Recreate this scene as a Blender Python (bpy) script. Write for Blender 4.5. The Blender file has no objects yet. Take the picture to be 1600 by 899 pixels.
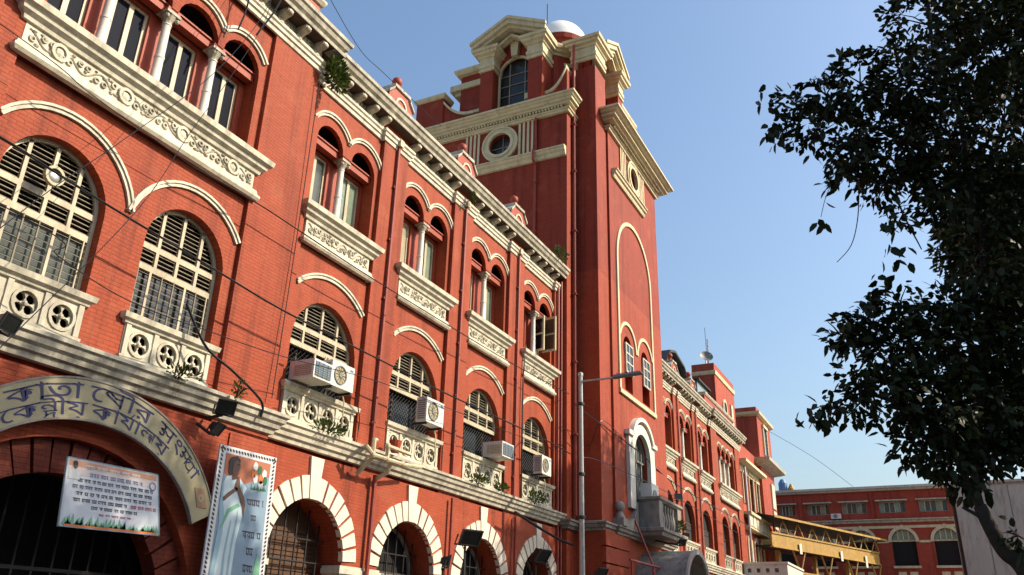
import bpy, bmesh, math, random
from mathutils import Vector, Matrix
from mathutils.geometry import tessellate_polygon
R=math.radians; PI=math.pi
random.seed(7)
SC=bpy.context.scene; COL=SC.collection

# ------------------------------------------------------------------ camera
cam=bpy.data.cameras.new('camera'); cam.lens=29.13; cam.sensor_width=36.0; cam.clip_start=.1; cam.clip_end=4000
camo=bpy.data.objects.new('camera',cam); COL.objects.link(camo); SC.camera=camo
_a,_b,_c=0.47333672,0.39852788,0.02832955
_f=Vector((math.cos(_b)*math.cos(_a),math.cos(_b)*math.sin(_a),math.sin(_b)))
_r=Vector((math.sin(_a),-math.cos(_a),0)); _u=_r.cross(_f)
_r2=_r*math.cos(_c)+_u*math.sin(_c); _u2=-_r*math.sin(_c)+_u*math.cos(_c)
_m=Matrix((( _r2.x,_u2.x,-_f.x,0),(_r2.y,_u2.y,-_f.y,0),(_r2.z,_u2.z,-_f.z,1.6),(0,0,0,1)))
camo.matrix_world=_m

# ------------------------------------------------------------------ light
SUN_EL=R(36); SUN_AZ=R(24)                 # azimuth: from the facade's normal towards +x
sd=Vector((math.sin(SUN_AZ)*math.cos(SUN_EL),-math.cos(SUN_AZ)*math.cos(SUN_EL),math.sin(SUN_EL)))
W=bpy.data.worlds.new('World'); SC.world=W; W.use_nodes=True
nt=W.node_tree; nt.nodes.clear()
sky=nt.nodes.new('ShaderNodeTexSky'); sky.sky_type='NISHITA'; sky.sun_disc=False
sky.sun_elevation=SUN_EL; sky.sun_rotation=math.atan2(sd.x,sd.y)
sky.air_density=1.5; sky.dust_density=3.5; sky.ozone_density=4.5
bg=nt.nodes.new('ShaderNodeBackground'); bg.inputs[1].default_value=.15
wo=nt.nodes.new('ShaderNodeOutputWorld')
nt.links.new(sky.outputs[0],bg.inputs[0]); nt.links.new(bg.outputs[0],wo.inputs[0])
sl=bpy.data.lights.new('sun','SUN'); sl.energy=4.7; sl.angle=R(.5); sl.color=(1,.87,.66)
so=bpy.data.objects.new('sun',sl); COL.objects.link(so)
so.rotation_euler=(-sd).to_track_quat('-Z','Y').to_euler(); so.location=(0,-30,40)
vs=SC.view_settings; vs.view_transform='Standard'; vs.look='None'; vs.exposure=0.5; vs.gamma=1.0

# ------------------------------------------------------------------ materials
MAT={}
def new_mat(name):
    m=bpy.data.materials.new(name); m.use_nodes=True; n=m.node_tree; b=n.nodes['Principled BSDF']
    MAT[name]=m; return m,n,b
def N(n,t,**k):
    x=n.nodes.new(t)
    for a,v in k.items(): setattr(x,a,v)
    return x
def lk(n,a,b): n.links.new(a,b)
def noise(n,vec,scale,detail=4,rough=.55,stretch=None):
    if stretch:
        mp=N(n,'ShaderNodeMapping'); mp.inputs['Scale'].default_value=stretch; lk(n,vec,mp.inputs[0]); vec=mp.outputs[0]
    t=N(n,'ShaderNodeTexNoise'); t.inputs['Scale'].default_value=scale; t.inputs['Detail'].default_value=detail; t.inputs['Roughness'].default_value=rough
    lk(n,vec,t.inputs['Vector']); return t.outputs[0]
def ramp(n,fac,p0,p1,c0=(0,0,0,1),c1=(1,1,1,1)):
    r=N(n,'ShaderNodeValToRGB'); e=r.color_ramp.elements; e[0].position=p0; e[1].position=p1; e[0].color=c0; e[1].color=c1
    lk(n,fac,r.inputs[0]); return r.outputs[0]
def mix(n,fac,a,b,mode='MIX'):
    m=N(n,'ShaderNodeMix',data_type='RGBA',blend_type=mode)
    if isinstance(fac,(int,float)): m.inputs[0].default_value=fac
    else: lk(n,fac,m.inputs[0])
    for i,v in ((6,a),(7,b)):
        if isinstance(v,tuple): m.inputs[i].default_value=(*v[:3],1)
        else: lk(n,v,m.inputs[i])
    return m.outputs[2]
def pos(n): return N(n,'ShaderNodeNewGeometry').outputs['Position']
def wallvec(n):
    "horizontal run along the wall, height -> a vector for brick courses, for walls along x or along y"
    g=N(n,'ShaderNodeNewGeometry'); sp=N(n,'ShaderNodeSeparateXYZ'); lk(n,g.outputs['Position'],sp.inputs[0])
    sn=N(n,'ShaderNodeSeparateXYZ'); lk(n,g.outputs['Normal'],sn.inputs[0])
    ab=N(n,'ShaderNodeMath',operation='ABSOLUTE'); lk(n,sn.outputs[0],ab.inputs[0])
    gt=N(n,'ShaderNodeMath',operation='GREATER_THAN'); lk(n,ab.outputs[0],gt.inputs[0]); gt.inputs[1].default_value=.7
    mx=N(n,'ShaderNodeMix',data_type='FLOAT'); lk(n,gt.outputs[0],mx.inputs[0]); lk(n,sp.outputs[0],mx.inputs[2]); lk(n,sp.outputs[1],mx.inputs[3])
    cb=N(n,'ShaderNodeCombineXYZ'); lk(n,mx.outputs[0],cb.inputs[0]); lk(n,sp.outputs[2],cb.inputs[1])
    return cb.outputs[0]
def brick_mat(name,col,rough=.72,joint=.55,bump=.35,split=None,course=.085):
    m,n,b=new_mat(name)
    v=wallvec(n); p=pos(n)
    br=N(n,'ShaderNodeTexBrick'); lk(n,v,br.inputs['Vector'])
    br.inputs['Scale'].default_value=1; br.inputs['Brick Width'].default_value=.26; br.inputs['Row Height'].default_value=course
    br.inputs['Mortar Size'].default_value=.011; br.inputs['Mortar Smooth'].default_value=.5; br.inputs['Bias'].default_value=0
    c=tuple(col)
    br.inputs['Color1'].default_value=(c[0]*1.06,c[1]*1.08,c[2]*1.08,1); br.inputs['Color2'].default_value=(c[0]*.93,c[1]*.9,c[2]*.9,1)
    br.inputs['Mortar'].default_value=(c[0]*(1-joint*.5),c[1]*(1-joint*.6),c[2]*(1-joint*.6),1)
    colr=br.outputs['Color']
    if split:                                     # a newer, lighter coat of paint below a level line
        sp=N(n,'ShaderNodeSeparateXYZ'); lk(n,p,sp.inputs[0])
        ad=N(n,'ShaderNodeMath',operation='GREATER_THAN'); lk(n,sp.outputs[2],ad.inputs[0]); ad.inputs[1].default_value=split[0]
        colr=mix(n,ad.outputs[0],colr,mix(n,1.0,colr,split[1],'MULTIPLY'))
    big=ramp(n,noise(n,p,.55,5),.3,.75); colr=mix(n,big,colr,mix(n,1.0,colr,(.84,.78,.76),'MULTIPLY'))
    st=ramp(n,noise(n,p,1.0,6,.65,(2.6,2.6,.14)),.50,.74); colr=mix(n,st,colr,mix(n,1.0,colr,(.50,.42,.42),'MULTIPLY'))
    fd=ramp(n,noise(n,p,1.3,7,.68),.55,.78); colr=mix(n,fd,colr,mix(n,.5,colr,(.42,.12,.055)))
    sc=ramp(n,noise(n,p,2.6,7,.72),.60,.70); colr=mix(n,sc,colr,mix(n,.5,colr,(.14,.035,.024)))
    fine=ramp(n,noise(n,p,14,3),.35,.7); colr=mix(n,fine,mix(n,1.0,colr,(.93,.92,.92),'MULTIPLY'),colr)
    lk(n,colr,b.inputs['Base Color']); b.inputs['Roughness'].default_value=rough; b.inputs['Specular IOR Level'].default_value=.3
    bp=N(n,'ShaderNodeBump'); bp.inputs['Strength'].default_value=bump; bp.inputs['Distance'].default_value=.012
    inv=N(n,'ShaderNodeMath',operation='SUBTRACT'); inv.inputs[0].default_value=1; lk(n,br.outputs['Fac'],inv.inputs[1])
    ad2=N(n,'ShaderNodeMath',operation='MULTIPLY_ADD'); lk(n,noise(n,p,22,3),ad2.inputs[0]); ad2.inputs[1].default_value=.6; lk(n,inv.outputs[0],ad2.inputs[2])
    lk(n,ad2.outputs[0],bp.inputs['Height']); lk(n,bp.outputs[0],b.inputs['Normal'])
    return m
def plain_mat(name,col,rough=.6,var=.25,scale=3,grime=0.0,grimecol=(.22,.19,.15),bump=.0,metal=0,spec=.4,bscale=30):
    m,n,b=new_mat(name); p=pos(n); c=tuple(col)
    v=ramp(n,noise(n,p,scale,5,.6),.3,.7)
    colr=mix(n,v,tuple(x*(1-var) for x in c),c)
    if grime:
        g=ramp(n,noise(n,p,1.6,6,.68,(2.6,2.6,.5)),.62-.28*grime,.86-.12*grime)
        g2=N(n,'ShaderNodeMath',operation='MULTIPLY'); lk(n,g,g2.inputs[0]); g2.inputs[1].default_value=.85
        colr=mix(n,g2.outputs[0],colr,grimecol)
    lk(n,colr,b.inputs['Base Color']); b.inputs['Roughness'].default_value=rough; b.inputs['Metallic'].default_value=metal; b.inputs['Specular IOR Level'].default_value=spec
    if bump:
        bp=N(n,'ShaderNodeBump'); bp.inputs['Strength'].default_value=bump; bp.inputs['Distance'].default_value=.01
        lk(n,noise(n,p,bscale,4),bp.inputs['Height']); lk(n,bp.outputs[0],b.inputs['Normal'])
    return m
RED=brick_mat('red painted brick',(.335,.058,.0195),joint=.4,bump=.25,course=.075)
REDP=brick_mat('red painted pavilion brick',(.335,.059,.020),joint=.5,bump=.4,course=.078)
REDT=brick_mat('red painted tower brick',(.345,.056,.0198),bump=.2,joint=.35,split=(16.2,(.80,.66,.74)))
REDF=brick_mat('red painted annexe brick',(.40,.074,.040),bump=.3)
REDO=brick_mat('dark red office brick',(.36,.058,.032),bump=.3)
GATEDK=brick_mat('shade darkened gate brick',(.15,.026,.014),bump=.5)  # grimy gate brick, darkened mostly for the shade in the arch
REDS=plain_mat('smooth red paint',(.33,.050,.021),.6,.22,2.5,.25,(.2,.03,.02))
CREAM=plain_mat('cream painted plaster',(.62,.575,.45),.65,.22,3,.62,(.17,.14,.10),.35)
CREAMD=plain_mat('weathered cream plaster',(0.593,0.546,0.429),.7,.28,4,.95,(.10,.088,.07),.45)
CREAMC=plain_mat('clean cream paint',(0.608,0.523,0.328),.6,.18,3,.42,(.24,.19,.11),.2)
WHITE=plain_mat('white paint',(0.655,0.624,0.546),.55,.12,4,.22,(.3,.25,.2),.1)
STONE=plain_mat('white voussoir paint',(0.671,0.616,0.499),.6,.14,3,.25,(.35,.22,.16),.2)
GREYST=plain_mat('grey weathered stone',(0.312,0.281,0.242),.8,.35,3,.55,(.07,.06,.055),.5)
WOODC=plain_mat('cream window paint',(.50,.43,.30),.5,.25,5,.5,(.22,.15,.09),.1)
SLATC=plain_mat('pale louvre slats',(.25,.205,.135),.6,.4,5,.6,(.12,.09,.06),.1)
SLAT=plain_mat('weathered louvre slats',(.27,.23,.16),.6,.4,5,.6,(.08,.06,.045),.1)
DARK=plain_mat('dark interior',(.012,.010,.010),.9,.3)  # near black; the shade of recesses is put into this colour
BROWN=plain_mat('brown shutter wood',(.10,.045,.02),.6,.4,6,.3,(.02,.012,.01))
SOFF=plain_mat('shade brown soffit',(.09,.055,.035),.8,.4,4,.3,(.03,.02,.015))  # dark sheet under the eave, its shade put into the colour
OCHRE=plain_mat('ochre door paint',(.42,.20,.035),.5,.3,4,.3,(.08,.04,.01))
IRON=plain_mat('dark iron',(.02,.02,.022),.55,.3)
BLACK=plain_mat('black plastic',(.012,.012,.013),.4,.2)
GALV=plain_mat('galvanised steel',(0.406,0.413,0.413),.38,.2,8,.2,(.25,.22,.18),0,.55)
PIPE=plain_mat('red painted pipe',(.33,.05,.03),.55,.3,5,.4,(.08,.03,.025))
PIPEC=plain_mat('cream painted pipe',(0.585,0.507,0.328),.55,.2,6,.5,(.2,.12,.08))
ACW=plain_mat('white appliance paint',(0.624,0.608,0.562),.4,.1,6,.25,(.35,.28,.2))
ACG=plain_mat('grey appliance grille',(.20,.21,.21),.5,.3,20)
ACB=plain_mat('blue grey grille',(.10,.17,.24),.5,.3,20)
YEL=plain_mat('yellow painted steel',(.45,.27,.055),.6,.3,3,.6,(.22,.12,.05))
SHEDM=plain_mat('blue grey sheet metal',(.26,.33,.36),.45,.3,2,.4,(.12,.12,.12),0,.3)
CONC=plain_mat('grey concrete',(.54,.49,.42),.85,.2,.5,.45,(.16,.14,.125),.3)
ASPH=plain_mat('asphalt',(.05,.05,.052),.9,.3,2,.2,(.03,.03,.03),.5,0,.3,60)
PAVE=plain_mat('pavement stone',(0.195,0.183,0.164),.85,.25,2,.3,(.12,.11,.1),.4)
DIRT=plain_mat('dusty ground',(0.187,0.156,0.117),.95,.3,.3)
BARK=plain_mat('bark',(.055,.042,.033),.9,.5,9,.3,(.02,.016,.013),.9,0,.2,14)
FANB=plain_mat('fan grille beige',(.42,.36,.22),.5,.3,20)
SIGN=plain_mat('sign board khaki',(0.328,0.289,0.172),.5,.16,1.3,.15,(.3,.24,.12))
INK=plain_mat('sign lettering blue',(.012,.014,.09),.45,.1)
STICK=plain_mat('sticker brown',(.30,.17,.10),.6,.1)
DOME=plain_mat('white dome paint',(.88,.87,.84),.35,.05,2,.1,(.5,.48,.42))
def glass_mat(name,col,rough=.08,var=.4,spec=.6):
    return plain_mat(name,col,rough,var,1.2,0,spec=spec)
GLB=glass_mat('matte dark blue panes',(.007,.010,.022),.55,.4,.04)  # window panes, kept dark and matte in place of a dark reflection
GLD=glass_mat('dark glass',(.010,.012,.012),.12)
GLG=plain_mat('curtained pale green glass',(0.234,0.296,0.226),.18,.5,2.2,.35,(.10,.15,.12),0,0,.7)
GLG2=plain_mat('pane with cream curtain',(.42,.38,.26),.2,.4,2.5,.35,(.16,.15,.10),0,0,.6)
GLS=plain_mat('dusty slate glass',(.085,.10,.095),.2,.5,1.5,.3,(.03,.035,.035))
GLT=plain_mat('tower glass',(.035,.037,.038),.15,.4,2,0)
def leaf_mat(name,col,trans=.25):
    m,n,b=new_mat(name); p=pos(n)
    v=ramp(n,noise(n,p,2.2,3),.3,.7); c=mix(n,v,tuple(x*.6 for x in col),col)
    lk(n,c,b.inputs['Base Color']); b.inputs['Roughness'].default_value=.55; b.inputs['Specular IOR Level'].default_value=.2
    t=N(n,'ShaderNodeBsdfTranslucent'); t.inputs[0].default_value=(col[0]*1.4,col[1]*1.5,col[2]*.6,1)
    ms=N(n,'ShaderNodeMixShader'); ms.inputs[0].default_value=trans
    lk(n,b.outputs[0],ms.inputs[1]); lk(n,t.outputs[0],ms.inputs[2]); lk(n,ms.outputs[0],n.nodes['Material Output'].inputs[0]); return m
LEAF=leaf_mat('dark leaves',(.026,.034,.010),.07)
LEAFP=leaf_mat('ledge plant leaves',(.05,.075,.018),.2)
def flat_mat(name,col,rough=.45): return plain_mat(name,col,rough,.08,4)
PR=dict(white=flat_mat('print white',(0.576,0.592,0.608)),grey=flat_mat('print grey blue',(.20,.29,.38)),red=flat_mat('print brick red',(0.400,0.128,0.064)),hair=flat_mat('print black',(0.024,0.016,0.016)),
 skin=flat_mat('print skin',(.13,.06,.04)),sari=flat_mat('print pale blue',(0.496,0.608,0.656)),shade=flat_mat('print blue shade',(0.264,0.400,0.480)),green=flat_mat('print green',(.16,.38,.25)),
 orange=flat_mat('print orange',(0.600,0.160,0.040)),dkgreen=flat_mat('print dark green',(0.016,0.128,0.048)),ink=flat_mat('print ink',(0.048,0.032,0.064)),blue=flat_mat('print blue',(0.080,0.176,0.360)),crimson=flat_mat('print crimson',(0.440,0.040,0.080)),
 pink=flat_mat('print pale pink',(0.576,0.496,0.496)),pale=flat_mat('print pale blue white',(0.528,0.576,0.640)))

# ------------------------------------------------------------------ mesh helpers   (x along the wall, -y out of it, z up)
class MB:
    def __init__(s): s.v=[]; s.f=[]; s.m=[]; s.mi=0
    def add(s,vs,fs):
        k=len(s.v); s.v+= [tuple(p) for p in vs]; s.f+=[tuple(i+k for i in f) for f in fs]; s.m+=[s.mi]*len(fs); return s
    def box(s,x0,x1,y0,y1,z0,z1):
        return s.add([(x0,y0,z0),(x1,y0,z0),(x1,y1,z0),(x0,y1,z0),(x0,y0,z1),(x1,y0,z1),(x1,y1,z1),(x0,y1,z1)],[(0,3,2,1),(4,5,6,7),(0,1,5,4),(1,2,6,5),(2,3,7,6),(3,0,4,7)])
    def bx(s,cx,cy,cz,a,b,c): return s.box(cx-a/2,cx+a/2,cy-b/2,cy+b/2,cz-c/2,cz+c/2)
    def prism(s,poly,y0,y1):                              # polygon in x,z extruded along y
        n=len(poly); vs=[(x,y0,z) for x,z in poly]+[(x,y1,z) for x,z in poly]
        tr=tessellate_polygon([[Vector((x,z,0)) for x,z in poly]])
        fs=[tuple(t) for t in tr]+[tuple(i+n for i in reversed(t)) for t in tr]+[(i,(i+1)%n,(i+1)%n+n,i+n) for i in range(n)]
        return s.add(vs,fs)
    def prismx(s,poly,x0,x1):                             # polygon in (out,z) extruded along x
        n=len(poly); vs=[(x0,-o,z) for o,z in poly]+[(x1,-o,z) for o,z in poly]
        tr=tessellate_polygon([[Vector((x,z,0)) for x,z in poly]])
        fs=[tuple(t) for t in tr]+[tuple(i+n for i in reversed(t)) for t in tr]+[(i,(i+1)%n,(i+1)%n+n,i+n) for i in range(n)]
        return s.add(vs,fs)
    def prismz(s,poly,z0,z1):
        n=len(poly); vs=[(x,y,z0) for x,y in poly]+[(x,y,z1) for x,y in poly]
        tr=tessellate_polygon([[Vector((x,y,0)) for x,y in poly]])
        fs=[tuple(t) for t in tr]+[tuple(i+n for i in reversed(t)) for t in tr]+[(i,(i+1)%n,(i+1)%n+n,i+n) for i in range(n)]
        return s.add(vs,fs)
    def plate(s,outer,holes,o,depth,shallow=()):          # wall sheet in x,z with holes; reveals run back by depth
        loops=[outer]+holes+list(shallow); flat=[p for l in loops for p in l]
        tr=tessellate_polygon([[Vector((x,z,0)) for x,z in l] for l in loops])
        s.add([(x,-o,z) for x,z in flat],[tuple(t) for t in tr])
        for l in loops:
            n=len(l); q=.13 if l in shallow else depth; s.add([(x,-o,z) for x,z in l]+[(x,-o+q,z) for x,z in l],[(i,(i+1)%n,(i+1)%n+n,i+n) for i in range(n)])
        return s
    def sweep(s,prof,path,closed=False):                  # profile (out,z) along plan path (x,y); out is to the right of travel
        n=len(path); P=[Vector(p) for p in path]; rows=[]
        for i in range(n):
            d1=(P[i]-P[i-1]).normalized() if (i>0 or closed) else None
            d2=(P[(i+1)%n]-P[i]).normalized() if (i<n-1 or closed) else None
            n1=Vector((d1.y,-d1.x)) if d1 else None; n2=Vector((d2.y,-d2.x)) if d2 else None
            if n1 is None: m=n2
            elif n2 is None: m=n1
            else: m=(n1+n2)/(1+n1.dot(n2))
            rows.append([(P[i].x+m.x*o,P[i].y+m.y*o,z) for o,z in prof])
        k=len(prof); vs=[p for r in rows for p in r]; fs=[]
        for i in range(n if closed else n-1):
            j=(i+1)%n
            for a in range(k):
                b=(a+1)%k; fs.append((i*k+a,j*k+a,j*k+b,i*k+b))
        if not closed: fs+=[tuple(range(k)),tuple((n-1)*k+a for a in reversed(range(k)))]
        return s.add(vs,fs)
    def arch(s,cx,cz,r0,r1,o0,o1,a0,a1,n=16,kx=1,kz=1):   # ring segment between radii, from out o0 to out o1
        vs=[];fs=[]
        for i in range(n+1):
            t=R(a0+(a1-a0)*i/n); c,q=math.cos(t)*kx,math.sin(t)*kz
            vs+=[(cx+r0*c,-o0,cz+r0*q),(cx+r1*c,-o0,cz+r1*q),(cx+r1*c,-o1,cz+r1*q),(cx+r0*c,-o1,cz+r0*q)]
        for i in range(n):
            for a in range(4):
                b=(a+1)%4; fs.append((i*4+a,i*4+b,i*4+4+b,i*4+4+a))
        fs+=[(0,3,2,1),(n*4,n*4+1,n*4+2,n*4+3)]
        return s.add(vs,fs)
    def tube(s,pts,r,n=6,r1=None):
        P=[Vector(p) for p in pts]; vs=[];fs=[]; L=len(P); up=Vector((0,0,1)); prev=None
        for i,p in enumerate(P):
            t=(P[min(i+1,L-1)]-P[max(i-1,0)]).normalized()
            a=(prev-t*prev.dot(t)) if prev is not None else t.cross(up if abs(t.z)<.9 else Vector((1,0,0)))
            a.normalize(); prev=a; b=t.cross(a)
            rr=r if r1 is None else r+(r1-r)*i/(L-1)
            vs+=[p+(a*math.cos(2*PI*k/n)+b*math.sin(2*PI*k/n))*rr for k in range(n)]
        for i in range(L-1):
            for k in range(n): fs.append((i*n+k,i*n+(k+1)%n,(i+1)*n+(k+1)%n,(i+1)*n+k))
        fs+=[tuple(reversed(range(n))),tuple((L-1)*n+k for k in range(n))]
        return s.add(vs,fs)
    def lathe(s,prof,cx,cy,n=14):                         # profile (r,z) about a vertical axis
        vs=[];fs=[];k=len(prof)
        for i in range(n):
            t=2*PI*i/n; vs+=[(cx+r*math.cos(t),cy+r*math.sin(t),z) for r,z in prof]
        for i in range(n):
            j=(i+1)%n
            for a in range(k-1): fs.append((i*k+a,j*k+a,j*k+a+1,i*k+a+1))
        fs+=[tuple(i*k for i in reversed(range(n))),tuple(i*k+k-1 for i in range(n))]
        return s.add(vs,fs)
    def ball(s,cx,cy,cz,rx,ry=None,rz=None,n=10,m=6):
        ry=ry or rx; rz=rz or rx; vs=[(cx,cy,cz-rz)];fs=[]
        for i in range(1,m):
            f=-PI/2+PI*i/m
            vs+=[(cx+rx*math.cos(f)*math.cos(2*PI*k/n),cy+ry*math.cos(f)*math.sin(2*PI*k/n),cz+rz*math.sin(f)) for k in range(n)]
        vs.append((cx,cy,cz+rz)); e=len(vs)-1
        for k in range(n):
            fs.append((0,1+(k+1)%n,1+k)); fs.append((e,e-n+k,e-n+(k+1)%n))
            for i in range(m-2): a=1+i*n; fs.append((a+k,a+(k+1)%n,a+n+(k+1)%n,a+n+k))
        return s.add(vs,fs)
    def disc(s,cx,cz,r0,r1,o0,o1,n=20): return s.arch(cx,cz,r0,r1,o0,o1,0,360,n)
    def quad(s,pts): return s.add(pts,[tuple(range(len(pts)))])
    def mesh(s,name,mats,smooth=False,recalc=True):
        me=bpy.data.meshes.new(name); me.from_pydata([tuple(p) for p in s.v],[],s.f)
        if not isinstance(mats,(list,tuple)): mats=[mats]
        for m in mats: me.materials.append(m)
        if len(mats)>1: me.polygons.foreach_set('material_index',s.m)
        if recalc:
            b=bmesh.new(); b.from_mesh(me); bmesh.ops.recalc_face_normals(b,faces=b.faces); b.to_mesh(me); b.free()
        if smooth:
            me.polygons.foreach_set('use_smooth',[True]*len(me.polygons))
            try: me.set_sharp_from_angle(angle=R(42))
            except Exception: pass
        me.update(); return me
CACHE={}; WM={}
def place(o,parent,loc,rz):
    w=Matrix.Translation(loc)@Matrix.Rotation(rz,4,'Z'); WM[o]=w
    if parent is not None:
        o.parent=parent; l=WM[parent].inverted()@w; o.location=l.to_translation(); o.rotation_euler=l.to_euler()
    else: o.location=loc; o.rotation_euler=(0,0,rz)
    COL.objects.link(o); return o
def props(o,label=None,cat=None,group=None,kind=None):
    for k,v in (('label',label),('category',cat),('group',group),('kind',kind)):
        if v: o[k]=v
    return o
def empty(name,loc,label,cat,group=None,rz=0):
    o=bpy.data.objects.new(name,None); o.empty_display_size=.3; place(o,None,loc,rz); return props(o,label,cat,group)
def part(name,fn,mat,parent,loc=(0,0,0),rz=0,key=None,smooth=False,**k):
    "fn fills an MB; parts with the same key share one mesh"
    me=CACHE.get(key) if key else None
    if me is None:
        b=MB(); fn(b); me=b.mesh(name,mat,smooth)
        if key: CACHE[key]=me
    o=bpy.data.objects.new(name,me); place(o,parent,Vector(loc),rz); return props(o,**k)
def solid(name,fn,mat,label,cat,group=None,loc=(0,0,0),rz=0,key=None,kind=None,smooth=False):
    return props(part(name,fn,mat,None,loc,rz,key,smooth),label,cat,group,kind)
def archpoly(cu,hw,v0,vs,n=14,cusp=None):
    return [(cu-hw,v0),(cu-hw,vs)]+[(cu-hw*math.cos(PI*i/n),vs+hw*math.sin(PI*i/n)) for i in range(1,n)]+[(cu+hw,vs),(cu+hw,v0)]
def rect(x0,x1,z0,z1): return [(x0,z0),(x0,z1),(x1,z1),(x1,z0)]
def multiarch(n,s,r,v0,vs,seg=10):
    hw=(n-1)/2*s+r; p=[(-hw,v0)]
    for i in range(n):
        c=(i-(n-1)/2)*s
        p+=[(c-r*math.cos(PI*k/seg),vs+r*math.sin(PI*k/seg)) for k in range(seg+1)]
    return p+[(hw,v0)]

# ------------------------------------------------------------------ the ground
def sheet(name,x0,x1,y0,y1,z,mat,label,cat):
    return solid(name,lambda b:b.quad([(x0,y0,z),(x1,y0,z),(x1,y1,z),(x0,y1,z)]),mat,label,cat,kind='structure')
sheet('ground',-1500,1500,-1500,1500,-.15,DIRT,'dusty open ground reaching to the horizon under the street','ground')
sheet('road',-80,300,-1.0,9.2,-.146,ASPH,'grey asphalt street running along the red building','road')
def pav(b): b.box(-80,300,9.2,14.5,-.14,0)
solid('pavement',pav,PAVE,'raised stone pavement with kerb under the red brick facade','pavement',kind='structure')
def pav2(b): b.box(-80,300,-9,-1.0,-.14,0)
solid('pavement',pav2,PAVE,'raised stone pavement with kerb on the near side of the street','pavement',kind='structure')
def lines(b):
    for i in range(60): b.quad([(-20+i*4,4.0,-.142),(-18+i*4,4.0,-.142),(-18+i*4,4.15,-.142),(-20+i*4,4.15,-.142)])
solid('road_marking',lines,WHITE,'broken white centre line on the asphalt street','road marking',kind='structure')

# ------------------------------------------------------------------ the long red building
B=empty('municipal_building',(20,13,0),'long three storey red brick civic building with cream arches, friezes and balconies','building')
FY=13.0
PROF_EAVE=[(0,15.55),(.42,15.55),(.44,15.63),(.38,15.66),(.38,15.72),(.46,15.76),(.50,15.86),(.55,15.90),(.56,16.0),(0,16.04)]
PROF_ARCHI=[(0,14.88),(.04,14.9),(.05,15.0),(.09,15.03),(.09,15.12),(.13,15.16),(.13,15.24),(0,15.26)]
PROF_STRING=[(0,5.44),(.07,5.46),(.09,5.55),(.15,5.58),(.17,5.66),(.23,5.71),(.25,5.80),(.30,5.83),(.30,5.90),(0,5.95)]
PROF_SILL=[(0,11.02),(.06,11.03),(.08,11.10),(.16,11.16),(.18,11.24),(.26,11.28),(.28,11.40),(.24,11.42),(0,11.46)]
PROF_LOW=[(0,10.36),(.10,10.37),(.14,10.43),(.14,10.48),(.09,10.53),(.07,10.62),(0,10.64)]
def box_path(hw,p): return [(-hw,.02),(-hw,-p),(hw,-p),(hw,.02)]

def scrolls(b,x0,x1,z,h,o,step):
    "acanthus relief: curled stems with leaf lobes of uneven size"
    rs=random.Random(int((x1-x0)*100)); n=max(1,int((x1-x0)/step)); st=(x1-x0)/n
    b.tube([(x0+(x1-x0)*k/(n*6),-o-.012,z+h*.30*math.cos(PI*k/6)) for k in range(n*6+1)],h*.055,5)
    for i in range(n):
        c=x0+st*(i+.5); s=1 if i%2 else -1; zc=z+s*h*.10; q=z-s*h*.10
        for u in (-.28,.28):                                  # a curl in each bay of the vine, leaves around it
            b.arch(c+u*st,z+(h*.16 if (u<0)==(s>0) else -h*.16),h*.10,h*.17,o-.01,o+.04,0,360,8)
        for k in range(6):
            t=rs.uniform(0,2*PI); w=h*rs.uniform(.07,.14)
            b.ball(c+math.cos(t)*st*.38,-o-.004,z+math.sin(t)*h*.36,w*1.3,rs.uniform(.035,.055),w*rs.uniform(.6,1),6,4)
def casement(parent,loc,w,h,pane,rz=0,key='',stile=True,group=None):
    "two leaf casement: frame and two panes; loc is the bottom centre, front face at local y=0"
    g=part('casement_window',lambda b:(b.box(-w/2,-w/2+.07,-.0,.07,0,h),b.box(w/2-.07,w/2,0,.07,0,h),b.box(-w/2+.07,w/2-.07,0,.07,h-.07,h),b.box(-w/2+.07,w/2-.07,0,.07,0,.07),
        b.box(-.055,.055,-.012,.06,.07,h-.07)),WOODC,parent,loc,rz,'cas%s%.2f%.2f'%(key,w,h))
    for s in (-1,1):
        part('glass_pane',lambda b:b.box(-(w/2-.125)/2,(w/2-.125)/2,-.008,.008,.07,h-.07),pane,g,Vector(loc)+Matrix.Rotation(rz,3,'Z')@Vector((s*(w/4-.008),.035,0)),rz,'pane%s%.2f%.2f%s'%(key,w,h,pane.name))
    return g
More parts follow.
